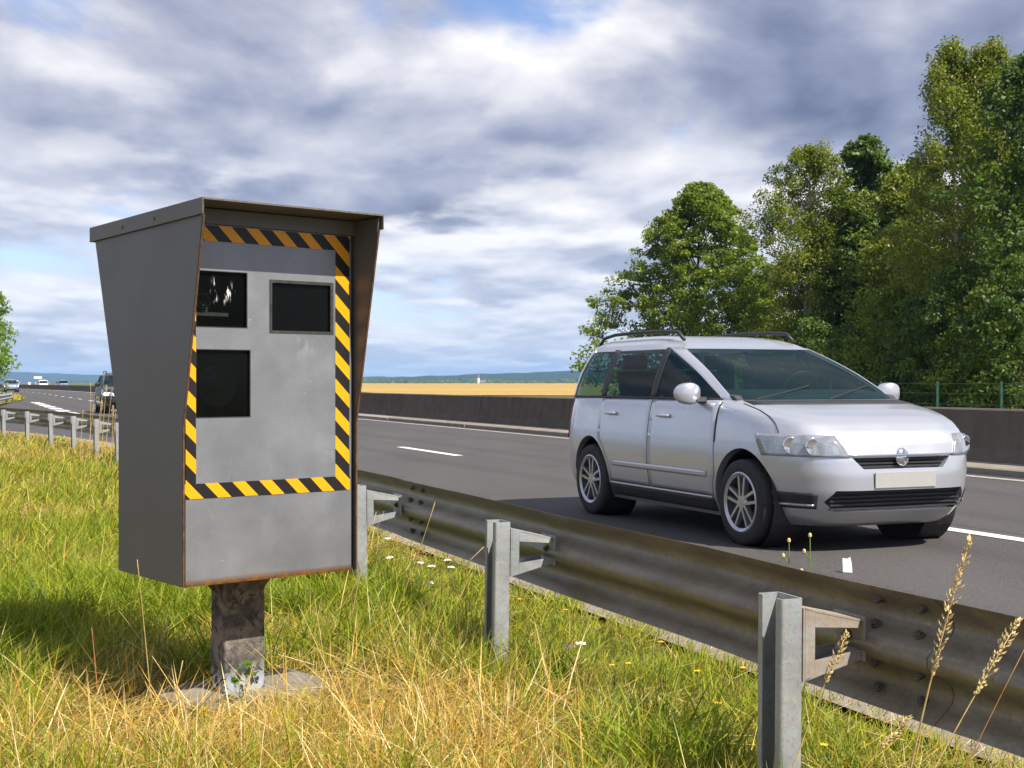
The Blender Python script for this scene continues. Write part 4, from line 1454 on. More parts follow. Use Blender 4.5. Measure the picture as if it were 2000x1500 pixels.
def grow(name, label, base, height, env, seed, clumps=260, per=110, leaf=0.15, bark='bark', palette=PAL_LIME, up=0.5, flat=0.5, clump_r=0.55, droop=0.0, stems=1, crown_from=0.15, gap=0.0, trunk_r=0.16, lean=(0, 0), limbs=26, group='trees beyond the road', shell_bias=0.55, leafy_droop=0):
    """env(f) gives the crown radius at height fraction f (0 bottom of crown, 1 top)"""
    rg = np.random.default_rng(seed); rr = random.Random(seed)
    root = thing(name, label, 'tree', base, 0.0, group)
    tr = MB()
    spines = []
    for s in range(stems):
        sx, sy = (rr.uniform(-0.5, 0.5), rr.uniform(-0.3, 0.3)) if stems > 1 else (0, 0)
        ex = lean[0] + (s - (stems - 1) / 2) * (1.1 if stems > 1 else 0)
        top = height * (1.0 if s == stems - 1 else 0.93)
        pts = []
        for i in range(9):
            f = i / 8
            pts.append(Vector((sx * 0.3 + ex * f ** 1.3 + 0.10 * math.sin(3 * f + seed), sy * 0.3 + lean[1] * f + 0.10 * math.cos(4 * f + seed), -0.1 + top * 0.97 * f)))
        tr.tube(pts, [trunk_r * (1 - 0.93 * (i / 8)) * (1.25 if i == 0 else 1) for i in range(9)], 8)
        spines.append(pts)
    def spine_at(pts, z):
        for i in range(8):
            if pts[i + 1].z >= z:
                f = (z - pts[i].z) / max(1e-6, pts[i + 1].z - pts[i].z)
                return pts[i].lerp(pts[i + 1], max(0, min(1, f)))
        return pts[-1]
    C = []; RD = []
    z0 = height * crown_from
    lobes = [(rr.uniform(0, 6.28), rr.uniform(0.10, 0.28), rr.randint(2, 5)) for _ in range(4)]
    tries = 0
    while len(C) < clumps and tries < clumps * 20:
        tries += 1
        f = rr.random() ** 0.85
        e = env(f)
        th = rr.uniform(0, 2 * math.pi)
        # uneven outline
        lob = 1.0 + sum(a * math.sin(k * th + ph + 5 * f) for ph, a, k in lobes) * 0.55
        rad = e * lob * (rr.random() ** shell_bias)
        sp_ = spines[rr.randrange(stems)]
        zz = z0 + (height - z0) * f
        c = spine_at(sp_, zz)
        p = Vector((c.x + rad * math.cos(th), c.y + rad * math.sin(th), zz - droop * rad * rad * 0.1))
        if gap and math.sin(p.x * 1.7 + seed) * math.sin(p.y * 1.9) * math.sin(p.z * 1.6 + 1.3 * seed) > gap: continue
        C.append(p)
        k = clump_r * rr.uniform(0.6, 1.35) * (0.65 + 0.5 * (1 - f))
        RD.append((k, k, k * flat * rr.uniform(0.7, 1.3)))
    # limbs out to a share of the clumps
    for p in rr.sample(C, min(limbs, len(C))):
        sp_ = spines[rr.randrange(stems)]
        dist = math.hypot(p.x, p.y)
        s0 = spine_at(sp_, max(0.5, p.z - 0.75 * dist - 0.3))
        mid = s0.lerp(p, 0.55) + Vector((0, 0, 0.12 * dist))
        r0 = trunk_r * 0.34 * (1 - 0.6 * p.z / height) + 0.012
        tr.tube([s0, s0.lerp(mid, 0.5) + Vector((0, 0, 0.04 * dist)), mid, p], [r0, r0 * 0.75, r0 * 0.5, r0 * 0.15], 5, False)
    t_o = tr.build('trunk', M[bark], root); auto_smooth(t_o, 60)
    C = np.array([tuple(q) for q in C]); RD = np.array(RD)
    V, F, cc = leaves(rg, C, RD, per, leaf, up, palette)
    bigmesh('crown', V, F, M['leaf'], root, cc)
    return root


def px_base(px, v):
    y = F_PX * v / (DY * (px + 60.0)); x = (px - 1000.0) / F_PX * y
    return Vector((x, y, 0.0))


def interp(pts):
    xs_, ys_ = zip(*pts)
    return lambda f: float(np.interp(f, xs_, ys_))


# broad conical lime tree
grow('lime_tree', 'broad conical lime tree with dense layered foliage, leftmost of the trees beyond the road', px_base(1362, 31), 10.2,
     interp([(0, 4.0), (0.12, 4.5), (0.3, 4.3), (0.55, 3.7), (0.78, 2.5), (0.92, 1.35), (1, 0.4)]), 11, clumps=950, per=85, leaf=0.16, palette=PAL_LIME, up=0.65, flat=0.55, clump_r=0.55, droop=0.15, crown_from=0.07, limbs=60, shell_bias=0.40)
grow('birch_tree', 'slender olive birch with a rounded airy top, right next to the lime tree', px_base(1575, 31.5), 10.6,
     interp([(0, 1.0), (0.25, 1.7), (0.5, 1.8), (0.7, 2.2), (0.85, 1.9), (1, 0.6)]), 5, clumps=420, per=110, leaf=0.11, bark='birch', palette=PAL_BIRCH, up=0.2, flat=1.0, clump_r=0.50, droop=0.9, crown_from=0.22, trunk_r=0.13, limbs=40, gap=0.30)
grow('maple_tree', 'bluish green leafy tree squeezed behind the slender birch and the tall birch', px_base(1690, 34), 11.2,
     interp([(0, 1.8), (0.3, 2.4), (0.6, 2.0), (0.85, 1.1), (1, 0.35)]), 21, clumps=380, per=95, leaf=0.18, palette=PAL_DARK, up=0.6, flat=0.6, clump_r=0.62, crown_from=0.12, limbs=40, gap=0.35)
grow('birch_tree', 'tall birch with two pale forked stems, highest of the trees', px_base(1868, 30), 12.2,
     interp([(0, 2.4), (0.2, 2.7), (0.45, 2.2), (0.62, 1.6), (0.8, 1.1), (0.93, 0.8), (1, 0.3)]), 33, clumps=640, per=110, leaf=0.11, bark='birch', palette=PAL_BIRCH, up=0.2, flat=1.0, clump_r=0.52, droop=0.7, stems=2, crown_from=0.10, trunk_r=0.15, limbs=70, gap=0.30, lean=(0.5, 0))
grow('dark_tree', 'dark green tree cut by the right edge of the picture, beyond the barrier', px_base(2020, 29.5), 10.9,
     interp([(0, 2.4), (0.3, 2.6), (0.6, 2.1), (0.85, 1.3), (1, 0.4)]), 41, clumps=330, per=85, leaf=0.16, palette=PAL_DARK, up=0.5, flat=0.7, clump_r=0.62, crown_from=0.06, limbs=40)
for k, (px, v, h, rad, pal, lab) in enumerate((
        (1480, 35, 6.2, 2.2, PAL_BIRCH, 'olive bushy tree behind the right flank of the lime tree'),
        (1640, 33, 7.9, 2.3, PAL_DARK, 'green bushy tree in front of the slender birch, right of its trunk'),
        (1765, 32.5, 9.2, 2.2, PAL_BIRCH, 'olive tree left of the tall birch, reaching half way up it'),
        (1800, 36, 9.8, 2.3, PAL_DARK, 'dark tree standing behind the tall birch'),
        (1945, 33, 9.8, 2.2, PAL_LIME, 'green tree right of the tall birch and behind it'))):
    grow('bushy_tree', lab, px_base(px, v), h, interp([(0, rad * 0.9), (0.3, rad), (0.6, rad * 0.85), (0.85, rad * 0.5), (1, 0.3)]), 60 + k, clumps=300, per=100, leaf=0.15, palette=pal, up=0.5, flat=0.7, clump_r=0.6, crown_from=0.05, limbs=28, gap=0.4)
for k, (px, v, h, rad) in enumerate(((1500, 29, 2.6, 1.5), (1590, 29.5, 3.4, 1.6), (1665, 28.5, 3.0, 1.5), (1735, 28.5, 4.2, 1.6), (1800, 28, 3.8, 1.5), (1862, 27.5, 4.4, 1.5), (1930, 27.5, 3.8, 1.5), (1995, 27.2, 4.6, 1.5))):
    r_ = grow('shrub', ['low shrub at the foot of the lime tree', 'shrub below the slender birch', 'shrub over the middle of the silver car roof', 'tall shrub above the windscreen of the silver car',
              'shrub behind the left green fence post', 'tall shrub between the two green fence posts', 'shrub right of the green fence posts', 'tall shrub at the right edge above the barrier'][k], px_base(px, v), h,
              interp([(0, rad), (0.4, rad), (0.8, rad * 0.7), (1, 0.3)]), 90 + k, clumps=110, per=110, leaf=0.12, palette=PAL_DARK if k % 3 else PAL_LIME, up=0.4, flat=0.8, clump_r=0.5, crown_from=0.0, limbs=14, trunk_r=0.05, group='shrubs behind the green fence')
    r_['category'] = 'shrub'
grow('roadside_tree', 'bright green tree at the left edge beside the distant road', (-40.0, 95, 0), 9.2,
     interp([(0, 3.2), (0.3, 4.0), (0.6, 3.7), (0.85, 2.2), (1, 0.5)]), 71, clumps=330, per=90, leaf=0.24, palette=PAL_FRESH, up=0.4, flat=0.8, clump_r=0.75, crown_from=0.03, limbs=40, group=None)

# far hedgerow: one mass of distant trees
rg = np.random.default_rng(77)
n = 900
t = rg.random(n)
X = -330 + t * 620; Y = 1650 + rg.normal(0, 25, n) - 120 * t
hgt = 3.2 + 2.6 * (np.sin(t * 31) * 0.5 + 0.5) * rg.random(n) + 5.0 * np.clip(t - 0.6, 0, 1)
C = np.stack([X, Y, hgt * 0.6], 1); RD = np.stack([np.full(n, 6.0), np.full(n, 5.0), hgt * 0.62], 1)
V, F, cc = leaves(rg, C, RD, 14, 2.2, 0.6, PAL_DARK + PAL_LIME[:2])
tag(bigmesh('far_wood', V, F, M['leaf'], None, cc), 'dark line of distant trees along the far edge of the wheat field', 'wood', kind='stuff')
n = 700
t = rg.random(n)
X = -1100 + t * 720; Y = 3100 + rg.normal(0, 40, n)
hgt = 3.0 + 3.0 * rg.random(n)
C = np.stack([X, Y, hgt * 0.6], 1); RD = np.stack([np.full(n, 9.0), np.full(n, 5.0), hgt * 0.6], 1)
V, F, cc = leaves(rg, C, RD, 10, 3.0, 0.6, PAL_DARK)
tag(bigmesh('far_wood', V, F, M['leaf'], None, cc), 'thin far line of trees beyond the green field', 'wood', kind='stuff')

# church spire far beyond the wheat
ch = thing('church', 'tiny white church tower among the far trees', 'church', at(935, 747, 1480) * 1.0)
ch.location.z = 0.0
MB().box(-1.3, 1.3, -1.3, 1.3, 0, 6.2).build('tower', M['sign'], ch)
MB().add([(-1.45, -1.45, 6.2), (1.45, -1.45, 6.2), (1.45, 1.45, 6.2), (-1.45, 1.45, 6.2), (0, 0, 12.5)], [(0, 1, 4), (1, 2, 4), (2, 3, 4), (3, 0, 4), (3, 2, 1, 0)]).build('spire', M['roof_tile'], ch)
MB().prism([(-2.2, 0), (2.2, 0), (2.2, 1.8), (0, 3.6), (-2.2, 1.8)], lambda a, b, t: (t, a, b), 1.4, 8).build('nave', M['roof_tile'], ch)

# ------------------------------------------------------------------ green fence beyond the opposite carriageway
fo = W(25, 25.0)
fence = thing('mesh_fence', 'green steel wire fence in front of the shrubs beyond the barrier', 'fence', fo)
for k in range(0, 14):
    p = W(12 + 2.45 * k, 25.0) - fo
    MB().box(p.x - 0.03, p.x + 0.03, p.y - 0.03, p.y + 0.03, -0.1, 1.18).build('post', M['green_steel'], fence)
for z in (0.25, 0.55, 0.85, 1.12):
    MB().tube([W(12, 25.0, z) - fo, W(12 + 2.45 * 13, 25.0, z) - fo], 0.007, 5).build('wire', M['green_steel'], fence)

# ------------------------------------------------------------------ road signs far away
def sign(px, py, Y, w_, h_, label, posts):
    p = at(px, py, Y)
    r_ = thing('road_sign', label, 'sign', (p.x, p.y, 0), R(21))
    MB().box(-w_ / 2, w_ / 2, -0.03, 0.03, p.z - h_ / 2, p.z + h_ / 2).build('panel', M['sign'], r_)
    for q in posts: MB().tube([(q * w_, 0.06, -0.02), (q * w_, 0.06, p.z + h_ * 0.4)], 0.06, 8).build('post', M['post'], r_)


sign(74, 737.5, 330, 1.9, 0.62, 'wide white direction sign on a post above the distant white car', (0.05,))
sign(57.5, 749, 260, 0.5, 0.5, 'small square white sign left of the wide white direction sign', (0.0,))

# ------------------------------------------------------------------ grass
def vnoise(x, y, scale, seed):
    rg_ = np.random.default_rng(seed)
    T = rg_.random((64, 64))
    fx = x * scale + 1000.0; fy = y * scale + 1000.0
    ix = np.floor(fx).astype(int); iy = np.floor(fy).astype(int)
    tx = fx - ix; ty = fy - iy
    tx = tx * tx * (3 - 2 * tx); ty = ty * ty * (3 - 2 * ty)
    g = lambda a, b: T[a % 64, b % 64]
    return (g(ix, iy) * (1 - tx) + g(ix + 1, iy) * tx) * (1 - ty) + (g(ix, iy + 1) * (1 - tx) + g(ix + 1, iy + 1) * tx) * ty


def road_uv(x, y):
    return x * DX + y * DY, x * DY - y * DX


def blades(rg, P, L, Wd, tilt, bendk, az, twist, C):
    """tapering ribbons, seven vertices and five triangles each"""
    n = len(P)
    hd = np.stack([np.cos(az), np.sin(az), np.zeros(n)], 1)
    sd = np.stack([np.cos(az + math.pi / 2 + twist), np.sin(az + math.pi / 2 + twist), 0.25 * np.sin(3 * twist)], 1)
    vs = []
    st, ct = np.sin(tilt), np.cos(tilt)
    for t, k in ((0.0, 0.85), (0.4, 1.0), (0.75, 0.68), (1.0, 0.0)):
        hor = L * (st * t + bendk * t * t)
        ver = L * (ct * t - 0.45 * bendk * t * t)
        c = P + hd * hor[:, None]; c[:, 2] += np.maximum(ver, 0.004 + 0.0 * ver)
        if k > 0:
            vs += [c - sd * (Wd * k * 0.5)[:, None], c + sd * (Wd * k * 0.5)[:, None]]
        else:
            vs.append(c)
    V = np.stack(vs, 1).reshape(-1, 3)
    b = (np.arange(n) * 7)[:, None]
    tri = np.array([[0, 1, 3], [0, 3, 2], [2, 3, 5], [2, 5, 4], [4, 5, 6]])
    F = (b[:, :, None] + tri[None]).reshape(-1, 3)
    return V, F, np.repeat(C, 7, 0)


GREENS = np.array([(0.20, 0.28, 0.012), (0.28, 0.35, 0.016), (0.13, 0.21, 0.012), (0.36, 0.39, 0.020), (0.44, 0.42, 0.03)])
STRAWS = np.array([(0.64, 0.44, 0.11), (0.74, 0.55, 0.19), (0.44, 0.27, 0.05), (0.64, 0.40, 0.07), (0.82, 0.68, 0.34), (0.24, 0.16, 0.05)])

BLOBS = [  # x, y, radius, + dry / - green
    (-0.35, 5.2, 0.55, 0.42), (-0.95, 5.75, 0.45, 0.42), (0.15, 4.4, 0.40, 0.30), (-0.30, 4.1, 0.5, 0.28), (-1.25, 4.2, 0.5, 0.18), (-1.45, 5.6, 0.5, 0.22), (-0.15, 3.6, 0.6, 0.28),
    (-0.40, 6.9, 0.8, -0.40), (0.55, 4.8, 0.6, -0.42), (1.0, 4.1, 0.8, -0.45), (0.5, 3.9, 0.5, -0.25), (-0.85, 3.95, 0.35, -0.25), (-3.2, 9.2, 1.9, -0.30), (-2.3, 6.5, 0.9, -0.32), (0.1, 5.7, 0.5, -0.25), (-1.0, 8.5, 0.9, -0.15),
    (-9.5, 25.5, 3.5, 0.25), (-7.2, 19.5, 2.0, 0.22), (-4.6, 13.5, 1.3, 0.15), (-0.62, 4.35, 0.35, 0.15)]


def make_grass():
    rg = np.random.default_rng(2024)
    N = 560000
    # more of them near, fewer and broader far away
    th = rg.uniform(R(57), R(123), N)
    q = rg.random(N)
    r0, r1 = 2.6, 46.0
    e = 0.55
    r = (r0 ** e + q * (r1 ** e - r0 ** e)) ** (1 / e)
    x = r * np.cos(th); y = r * np.sin(th)
    u, v = road_uv(x, y)
    rv = np.where(u <= 16, 1.93, np.where(u <= 34, 1.93 - 0.0085 * np.clip(u - 16, 0, None) ** 2, 1.93 - 0.0085 * 18 ** 2 - 0.306 * (u - 34)))
    edge = rv + 1.12 + 0.14 * (vnoise(u, v, 3.0, 5) - 0.5) * 2
    keep = v < edge
    # thin out towards the tarmac
    keep &= (rg.random(N) < np.clip((edge - v) / 0.28, 0.06, 1.0))
    # slab of the speed camera and its post
    lx = (x + 1.004) * math.cos(BW) + (y - 4.784) * math.sin(BW); ly = -(x + 1.004) * math.sin(BW) + (y - 4.784) * math.cos(BW)
    slab = (lx > -0.25) & (lx < 0.29) & (ly > -0.145) & (ly < 0.17)
    keep &= ~slab
    x, y, u, v, r, rv = (k[keep] for k in (x, y, u, v, r, rv))
    n = len(x)
    dry = 0.42 + 0.95 * (vnoise(x, y, 0.9, 1) - 0.5) + 0.45 * (vnoise(x, y, 2.6, 2) - 0.5)
    for bx, by, br, k in BLOBS:
        dry += k * np.exp(-((x - bx) ** 2 + (y - by) ** 2) / (br * br))
    dry = np.clip(dry, 0.08, 0.86)
    clump = vnoise(x, y, 7.0, 3)
    kind = rg.random(n)
    straw = kind < dry
    flat = straw & (rg.random(n) < 0.55)
    behind = np.clip((v - rv + 0.1) / 0.4, 0, 1)       # shorter under and behind the rail
    lx = (x + 1.004) * math.cos(BW) + (y - 4.784) * math.sin(BW); ly = -(x + 1.004) * math.sin(BW) + (y - 4.784) * math.cos(BW)
    dslab = np.hypot(np.clip(np.abs(lx) - 0.28, 0, None), np.clip(np.abs(ly) - 0.17, 0, None))
    hscale = (1 - 0.45 * behind) * (0.28 + 1.25 * clump) * (0.35 + 0.65 * np.clip(dslab / 0.45, 0, 1))
    lod = np.maximum(1.0, r / 5.0)
    L = np.where(straw, rg.uniform(0.09, 0.25, n), rg.uniform(0.08, 0.22, n)) * hscale
    L = np.where(flat, rg.uniform(0.08, 0.22, n), L)
    Wd = np.where(straw, rg.uniform(0.0014, 0.0030, n), rg.uniform(0.0022, 0.0052, n)) * lod ** 0.85
    tilt = np.where(straw, np.abs(rg.normal(0.35, 0.35, n)), np.abs(rg.normal(0.18, 0.2, n)))
    tilt = np.where(flat, rg.uniform(1.15, 1.52, n), tilt)
    bk = np.where(straw, rg.uniform(0.0, 0.35, n), rg.uniform(0.05, 0.75, n)); bk = np.where(flat, 0.0, bk)
    az = rg.uniform(0, 2 * math.pi, n); az = np.where(rg.random(n) < 0.35, 0.6 + rg.normal(0, 0.7, n), az)
    z = np.where(flat, rg.uniform(0.0, 0.06, n) * (0.3 + clump) * (0.3 + 0.7 * np.clip(dslab / 0.4, 0, 1)), -0.01)
    C = np.where(straw[:, None], STRAWS[rg.integers(0, 6, n)], GREENS[rg.integers(0, 5, n)]) * rg.uniform(0.72, 1.2, n)[:, None]
    # half-dry blades
    mixk = (rg.random(n) < 0.22)[:, None]
    C = np.where(mixk, 0.55 * C + 0.45 * np.array([(0.42, 0.33, 0.06)]), C)
    V, F, CC = blades(rg, np.stack([x, y, z], 1), L, Wd, tilt, bk, az, rg.normal(0, 0.6, n), C)
    # long straws lying across the sward and broad green leaves in tufts, near the camera
    near = np.where((r < 8.0) & (v < rv + 0.15))[0]
    wd = dry[near] ** 2 * np.clip(dslab[near] / 0.35, 0.05, 1)
    a = rg.choice(near, 5000, p=wd / wd.sum())
    m = len(a)
    P2 = np.stack([x[a], y[a], rg.uniform(0.0, 0.07, m)], 1)
    V2, F2, C2 = blades(rg, P2, rg.uniform(0.12, 0.32, m), rg.uniform(0.0022, 0.0045, m), np.abs(rg.normal(1.15, 0.35, m)), rg.uniform(-0.05, 0.15, m), rg.uniform(0, 6.28, m), rg.normal(0, 0.5, m), STRAWS[rg.integers(0, 5, m)] * rg.uniform(0.9, 1.15, m)[:, None])
    wt = (1 - dry[near]) ** 2 * np.clip(dslab[near] / 0.4, 0.0, 1) * np.clip(vnoise(x[near], y[near], 3.3, 8) - 0.42, 0, 1)
    a = rg.choice(near, 16000, p=wt / wt.sum()); m = len(a)
    P3 = np.stack([x[a], y[a], np.full(m, -0.01)], 1)
    V3, F3, C3 = blades(rg, P3, rg.uniform(0.12, 0.30, m), rg.uniform(0.0035, 0.0070, m), np.abs(rg.normal(0.25, 0.2, m)), rg.uniform(0.1, 0.8, m), rg.uniform(0, 6.28, m), rg.normal(0, 0.6, m), GREENS[rg.integers(0, 4, m)] * rg.uniform(0.7, 1.1, m)[:, None])
    F = np.concatenate([F, F2 + len(V), F3 + len(V) + len(V2)]); V = np.concatenate([V, V2, V3]); CC = np.concatenate([CC, C2, C3])
    o = bigmesh('grass', V, F, M['blade'], None, CC)
    tag(o, 'mixed green and straw coloured grass covering the roadside verge', 'grass', kind='stuff')
    # grass of the nose between the two roads
    n = 9000
    uu = rg.uniform(58, 118, n); vv = rg.uniform(-9, 3.4, n)
    lim = np.interp(uu, [56, 64, 74, 84, 93, 110, 140], [0.0, 0.8, 1.65, 2.5, 3.4, 3.25, 3.1])
    k = vv < lim; uu, vv = uu[k], vv[k]; n = len(uu)
    P = np.stack([uu * DX + vv * DY, uu * DY - vv * DX, np.full(n, 0.02)], 1)
    C = np.where((rg.random(n) < 0.5)[:, None], STRAWS[rg.integers(0, 6, n)], GREENS[rg.integers(0, 5, n)])
    V, F, CC = blades(rg, P, rg.uniform(0.15, 0.45, n), rg.uniform(0.05, 0.12, n), np.abs(rg.normal(0.2, 0.25, n)), rg.uniform(0, 0.5, n), rg.uniform(0, 6.28, n), rg.normal(0, 0.5, n), C)
    tag(bigmesh('grass', V, F, M['blade'], None, CC), 'yellow green grass on the nose between the joining roads', 'grass', kind='stuff')
    return len(CC)


make_grass()


# tall single stalks
def stalk(base, tip, label, mat='stalk', head=0.0, r=0.0022, sag=0.06, group=None, seed=0, width=0.012):
    rr = random.Random(seed)
    base = Vector(base); tip = Vector(tip)
    base = tip + (base - tip) * ((tip.z + 0.015) / (tip.z - base.z))      # root it in the ground
    root = thing('grass_stalk', label, 'grass stalk', base, 0.0, group)
    d = tip - base; L = d.length
    side = Vector((d.x, d.y, 0))
    side = side.normalized() if side.length > 1e-4 else Vector((1, 0, 0))
    pts = []
    for i in range(9):
        f = i / 8
        pts.append(d * f + Vector((0, 0, 1)) * (sag * L * 4 * f * (1 - f)) * 0.6 - side * (sag * L * 4 * f * (1 - f)) * 0.5)
    MB().tube(pts, [r * (1 - 0.6 * i / 8) for i in range(9)], 6).build('stem', M[mat], root, True)
    if head > 0:
        m = MB()
        n = int(26 + head * 220)
        for i in range(n):
            f = 1 - head / L * (i / n)
            k = min(7, int(f * 8)); p = pts[k].lerp(pts[k + 1], f * 8 - k)
            t = (pts[k + 1] - pts[k]).normalized()
            a = t.orthogonal(); a.rotate(Matrix.Rotation(rr.uniform(0, 6.28), 3, t))
            env = math.sin(math.pi * min(0.97, max(0.06, (i + 1) / n))) ** 0.6
            w_ = width * env * rr.uniform(0.6, 1.2)
            q = p + a * w_ * 0.55
            e = (t * 0.9 + a * 0.45).normalized() * rr.uniform(0.008, 0.014)
            b = t.cross(a) * 0.0028
            m.add([q - e * 0.5, q + b, q + e * 0.8, q - b, q + a * 0.003], [(0, 1, 4), (1, 2, 4), (2, 3, 4), (3, 0, 4), (0, 3, 2, 1)])
        m.build('seed_head', M['seed'], root)
    return root


def G(px, py, z=0.0):
    """ground point under a bearing"""
    Y = (CAM_H - z) * F_PX / (py - HORIZON)
    return at(px, py, Y)


def tip(px, py, Y):
    return at(px, py, Y)


stalk(at(1795, 1500, 2.62), at(1895, 1052, 2.56), 'tallest straw stalk with a long seed head, before the road at the right', head=0.30, r=0.003, sag=0.03, seed=1, width=0.013)
stalk(at(1880, 1420, 2.56), at(1992, 1208, 2.58), 'leaning straw stalk with a feathery seed head at the right edge', head=0.18, r=0.0022, sag=0.02, seed=2)
stalk(at(1560, 1500, 3.0), at(1655, 1235, 3.0), 'straw stalk with a seed head in front of the rusty rail bracket', head=0.13, r=0.0022, sag=0.03, seed=3)
stalk(at(1905, 1480, 2.52), at(2004, 1262, 2.54), 'thin reddish stalk at the lower right edge', mat='stalk_red', r=0.0015, sag=0.02, seed=4)
stalk(at(1700, 1500, 2.75), at(1775, 1400, 2.75), 'short forked straw stalk right of the nearest rail post', head=0.09, r=0.0016, sag=0.03, seed=5)
stalk(at(705, 1330, 5.0), at(945, 1068, 4.75), 'long straw stalk leaning across the middle rail post', r=0.0030, sag=0.02, seed=6)
stalk(at(745, 1265, 5.3), at(850, 980, 5.2), 'straw stalk leaning in front of the rail behind the cabinet', r=0.0026, sag=-0.02, seed=7)
stalk(at(694, 1180, 5.9), at(735, 1000, 5.9), 'straw stalk standing beside the lower right corner of the cabinet', r=0.0026, sag=0.02, seed=8)
stalk(at(690, 1150, 6.2), at(750, 998, 6.2), 'thin straw stalk right of the cabinet before the first rail bracket', r=0.0016, sag=0.0, seed=9)
stalk(at(292, 1345, 4.3), at(268, 1093, 4.2), 'tall straw stalk in front of the dark side of the cabinet', r=0.0026, sag=0.01, seed=10)
stalk(at(190, 1360, 4.6), at(179, 1226, 4.6), 'reddish upright stalk left of the speed camera post', mat='stalk_red', r=0.0028, sag=0.01, seed=11)
stalk(at(330, 1340, 4.5), at(230, 1190, 4.6), 'thin bent straw stalk left of the speed camera post', r=0.0018, sag=0.03, seed=12)
stalk(at(322, 1380, 4.2), at(357, 1290, 4.2), 'pale curved stalk by the left corner of the concrete slab', r=0.0034, sag=-0.08, seed=13)
stalk(at(670, 1380, 4.4), at(575, 1165, 4.8), 'long straw stalk leaning left, right of the concrete slab', r=0.0022, sag=0.01, seed=14)
stalk(at(640, 1340, 4.9), at(613, 1160, 5.0), 'upright straw stalk right of the speed camera post', r=0.0018, sag=0.01, seed=15)
rr = random.Random(9)
for k in range(9):
    px = 158 + k * 8 + rr.uniform(-3, 3)
    Y = 17.5 + rr.uniform(-1.0, 1.0)
    top = [800, 790, 745, 782, 768, 752, 760, 792, 800][k]
    b = at(px, 900, Y); b.z = 0
    stalk(b, at(px + rr.uniform(2, 22), top, Y), 'tall pale straw stalk by the far rail posts, left of the cabinet', head=0.14 if k % 2 else 0.0, r=0.005, sag=rr.uniform(-0.04, 0.04), seed=40 + k, group='tall stalks by the far rail posts', width=0.02)


# small flowers
def flower(px, py, h, kind, label, group, seed):
    rr = random.Random(seed)
    p = G(px, py, h); p.z = -0.01
    r_ = thing('wildflower', label, 'flower', p, 0.0, group)
    q = Vector((rr.uniform(-0.02, 0.02), rr.uniform(-0.02, 0.02), h))
    MB().tube([(0, 0, 0), (q.x * 0.3, q.y * 0.3, h * 0.5), q], [0.0016, 0.0014, 0.0011], 5).build('stem', M['stalk_green'], r_)
    m = MB()
    if kind == 'y':
        for i in range(12):
            a = 2 * math.pi * i / 12; c, s_ = math.cos(a), math.sin(a)
            m.add([q + Vector((0.002 * c, 0.002 * s_, 0)), q + Vector((0.009 * c - 0.003 * s_, 0.009 * s_ + 0.003 * c, 0.004)), q + Vector((0.015 * c, 0.015 * s_, 0.006)), q + Vector((0.009 * c + 0.003 * s_, 0.009 * s_ - 0.003 * c, 0.004))], [(0, 1, 2, 3)])
        m.lathe([(0.0055, 0.001), (0.005, 0.005), (0.0001, 0.007)], Matrix.Translation(q), 8)
        m.build('flower_head', M['petal_y'], r_)
    else:
        for i in range(26):
            a = rr.uniform(0, 6.28); rad = 0.020 * math.sqrt(rr.random())
            w_ = q + Vector((rad * math.cos(a), rad * math.sin(a), 0.006 + rr.uniform(-0.003, 0.004) - rad * 0.15))
            m.lathe([(0.0048, 0.0), (0.0036, 0.002), (0.0001, 0.003)], Matrix.Translation(w_), 6)
        m.build('flower_head', M['petal_w'], r_)


for i, (px, py) in enumerate(((1022, 1167), (1155, 1285), (1222, 1293), (1300, 1252), (1106, 1187), (1454, 1302), (1528, 1447), (1611, 1452), (1660, 1490), (1360, 1305), (735, 1190), (546, 1196), (760, 1232), (880, 1240), (1195, 1295), (1415, 1372))):
    flower(px, py, 0.10 if i not in (6, 7, 8) else 0.16, 'y', 'small yellow flower in the grass along the guard rail', 'yellow flowers in the verge', 200 + i)
for i, (px, py) in enumerate(((760, 1087), (822, 1098), (836, 1104), (888, 1107), (762, 1050), (845, 1137), (874, 1092), (1108, 1258), (1141, 1256))):
    flower(px, py, 0.14, 'w', 'small white flower umbel in the grass below the guard rail', 'white flowers below the rail', 300 + i)

# weed at the foot of the speed camera post
def weed(p, h, label, seed, n=12, size=0.035, mat_name='leaf'):
    rr = random.Random(seed)
    r_ = thing('weed', label, 'weed', p)
    stem = MB()
    V = []; F = []; CC = []
    for b in range(3):
        q = Vector((rr.uniform(-0.05, 0.05), rr.uniform(-0.05, 0.03), h * rr.uniform(0.6, 1.0)))
        stem.tube([(0, 0, 0), q * 0.5 + Vector((0.008, 0, 0.01)), q], [0.002, 0.0016, 0.001], 5)
        for i in range(n // 3):
            c = q * rr.uniform(0.45, 1.0)
            a = Vector((rr.uniform(-1, 1), rr.uniform(-1, 1), rr.uniform(-0.2, 0.6))).normalized()
            s_ = a.cross(Vector((0, 0, 1))).normalized(); L = size * rr.uniform(0.6, 1.2)
            k = len(V)
            V += [c, c + a * L * 0.45 + s_ * L * 0.28 + Vector((0, 0, 0.004)), c + a * L, c + a * L * 0.45 - s_ * L * 0.28 + Vector((0, 0, 0.004))]
            F.append((k, k + 1, k + 2, k + 3)); CC += [(0.10, 0.20, 0.02)] * 4
    stem.build('stem', M['stalk_green'], r_)
    for f in F:
        bigmesh('leaf', np.array([tuple(V[i]) for i in f]), np.array([[0, 1, 2, 3]]), M['leaf'], r_, np.array([(0.11, 0.21, 0.02)] * 4))


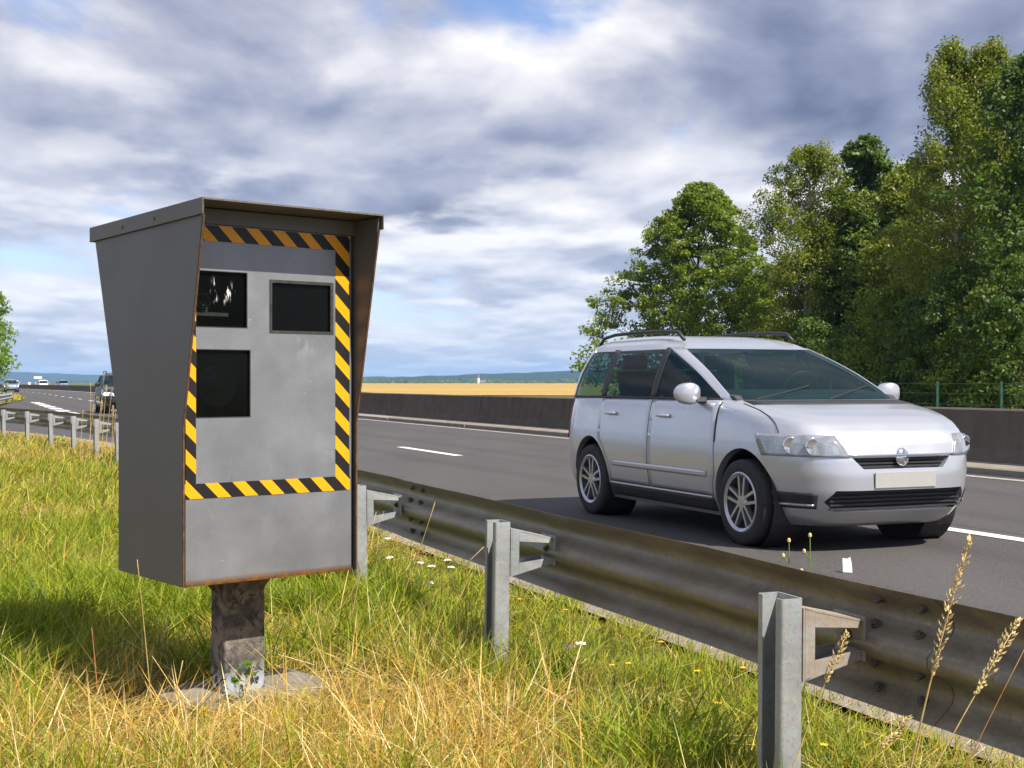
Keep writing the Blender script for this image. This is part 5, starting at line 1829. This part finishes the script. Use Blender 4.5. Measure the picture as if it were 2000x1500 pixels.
weed(at(470, 1372, 4.55).xy.to_3d() + Vector((0, 0, 0.03)), 0.15, 'small leafy green weed growing in front of the speed camera post', 3, 15, 0.045)
weed(G(400, 1425), 0.10, 'low leafy weed in front of the concrete slab', 4, 15, 0.035)
weed(G(110, 1462), 0.10, 'low leafy weed at the lower left corner', 6, 12, 0.035)


def bud_weed(px, top, Y, label, seed):
    rr = random.Random(seed)
    t = at(px, top, Y); b = Vector((t.x - 0.03, t.y, 0.0))
    r_ = thing('budding_weed', label, 'weed', b)
    d = t - b
    MB().tube([(0, 0, 0), d * 0.6 + Vector((0.015, 0, 0)), d], [0.003, 0.0022, 0.0016], 6).build('stem', M['stalk_green'], r_)
    for i in range(3):
        f = 0.8 + 0.1 * i
        q = d * f + Vector((rr.choice((-1, 1)) * 0.018 * (1.2 - 0.6 * i * 0.5), 0, 0.012)) if i < 2 else d
        MB().tube([d * f - Vector((0, 0, 0.01)), q], 0.0014, 5).build('side_stem', M['stalk_green'], r_)
        MB().lathe([(0.0001, -0.008), (0.006, -0.003), (0.0055, 0.005), (0.0001, 0.010)], Matrix.Translation(q), 8).build('bud', M['seed'], r_)


bud_weed(1541, 1056, 4.35, 'left of two budding weeds rising behind the rail below the silver car', 1)
bud_weed(1582, 1046, 4.3, 'right of two budding weeds rising behind the rail below the silver car', 2)

# litter
p = at(1312, 1460, 4.02); p.z = 0.0
br = MB(); br.box(-0.052, 0.052, -0.045, 0.045, -0.02, 0.062, Matrix.Rotation(R(22), 4, 'Z') @ Matrix.Rotation(R(6), 4, 'X'))
o = br.build('brick', M['brick'], None, bevel=0.006); o.location = p
tag(o, 'reddish broken brick half buried in the straw near the lower edge', 'brick')
p = at(1655, 1116, 7.9); p.z = 0.0
o = MB().prism([(-0.028, -0.10), (0.03, -0.10), (0.026, -0.02), (0.018, 0.028), (0.002, 0.012), (-0.03, 0.016)], lambda a, b, t: (a, t + 0.3 * b, b), -0.002, 0.002).build('plastic_shard', M['shard'], None)
o.location = (p.x, p.y, 0.075); o.scale = (0.95, 0.95, 0.7); o.rotation_euler = (0, 0, R(-12))
tag(o, 'pale plastic shard lying on the tarmac just behind the rail, below the silver car', 'litter')


# ------------------------------------------------------------------ air between here and the hills
hz = MB().box(-7500, 7500, -3500, 7500, -1.2, 75.0).build('haze', None)
hm = bpy.data.materials.new('haze_air'); hm.use_nodes = True
ht = NT(hm.node_tree)
ho = ht.node('ShaderNodeOutputMaterial')
hv = ht.node('ShaderNodeVolumePrincipled')
hv.inputs['Color'].default_value = (0.34, 0.60, 1.0, 1.0)
hv.inputs['Density'].default_value = 0.00015
hv.inputs['Anisotropy'].default_value = 0.0
ht.link(hv.outputs[0], ho.inputs['Volume'])
hz.data.materials.append(hm)
tag(hz, 'pale blue air over the distant hills', 'haze', kind='stuff')
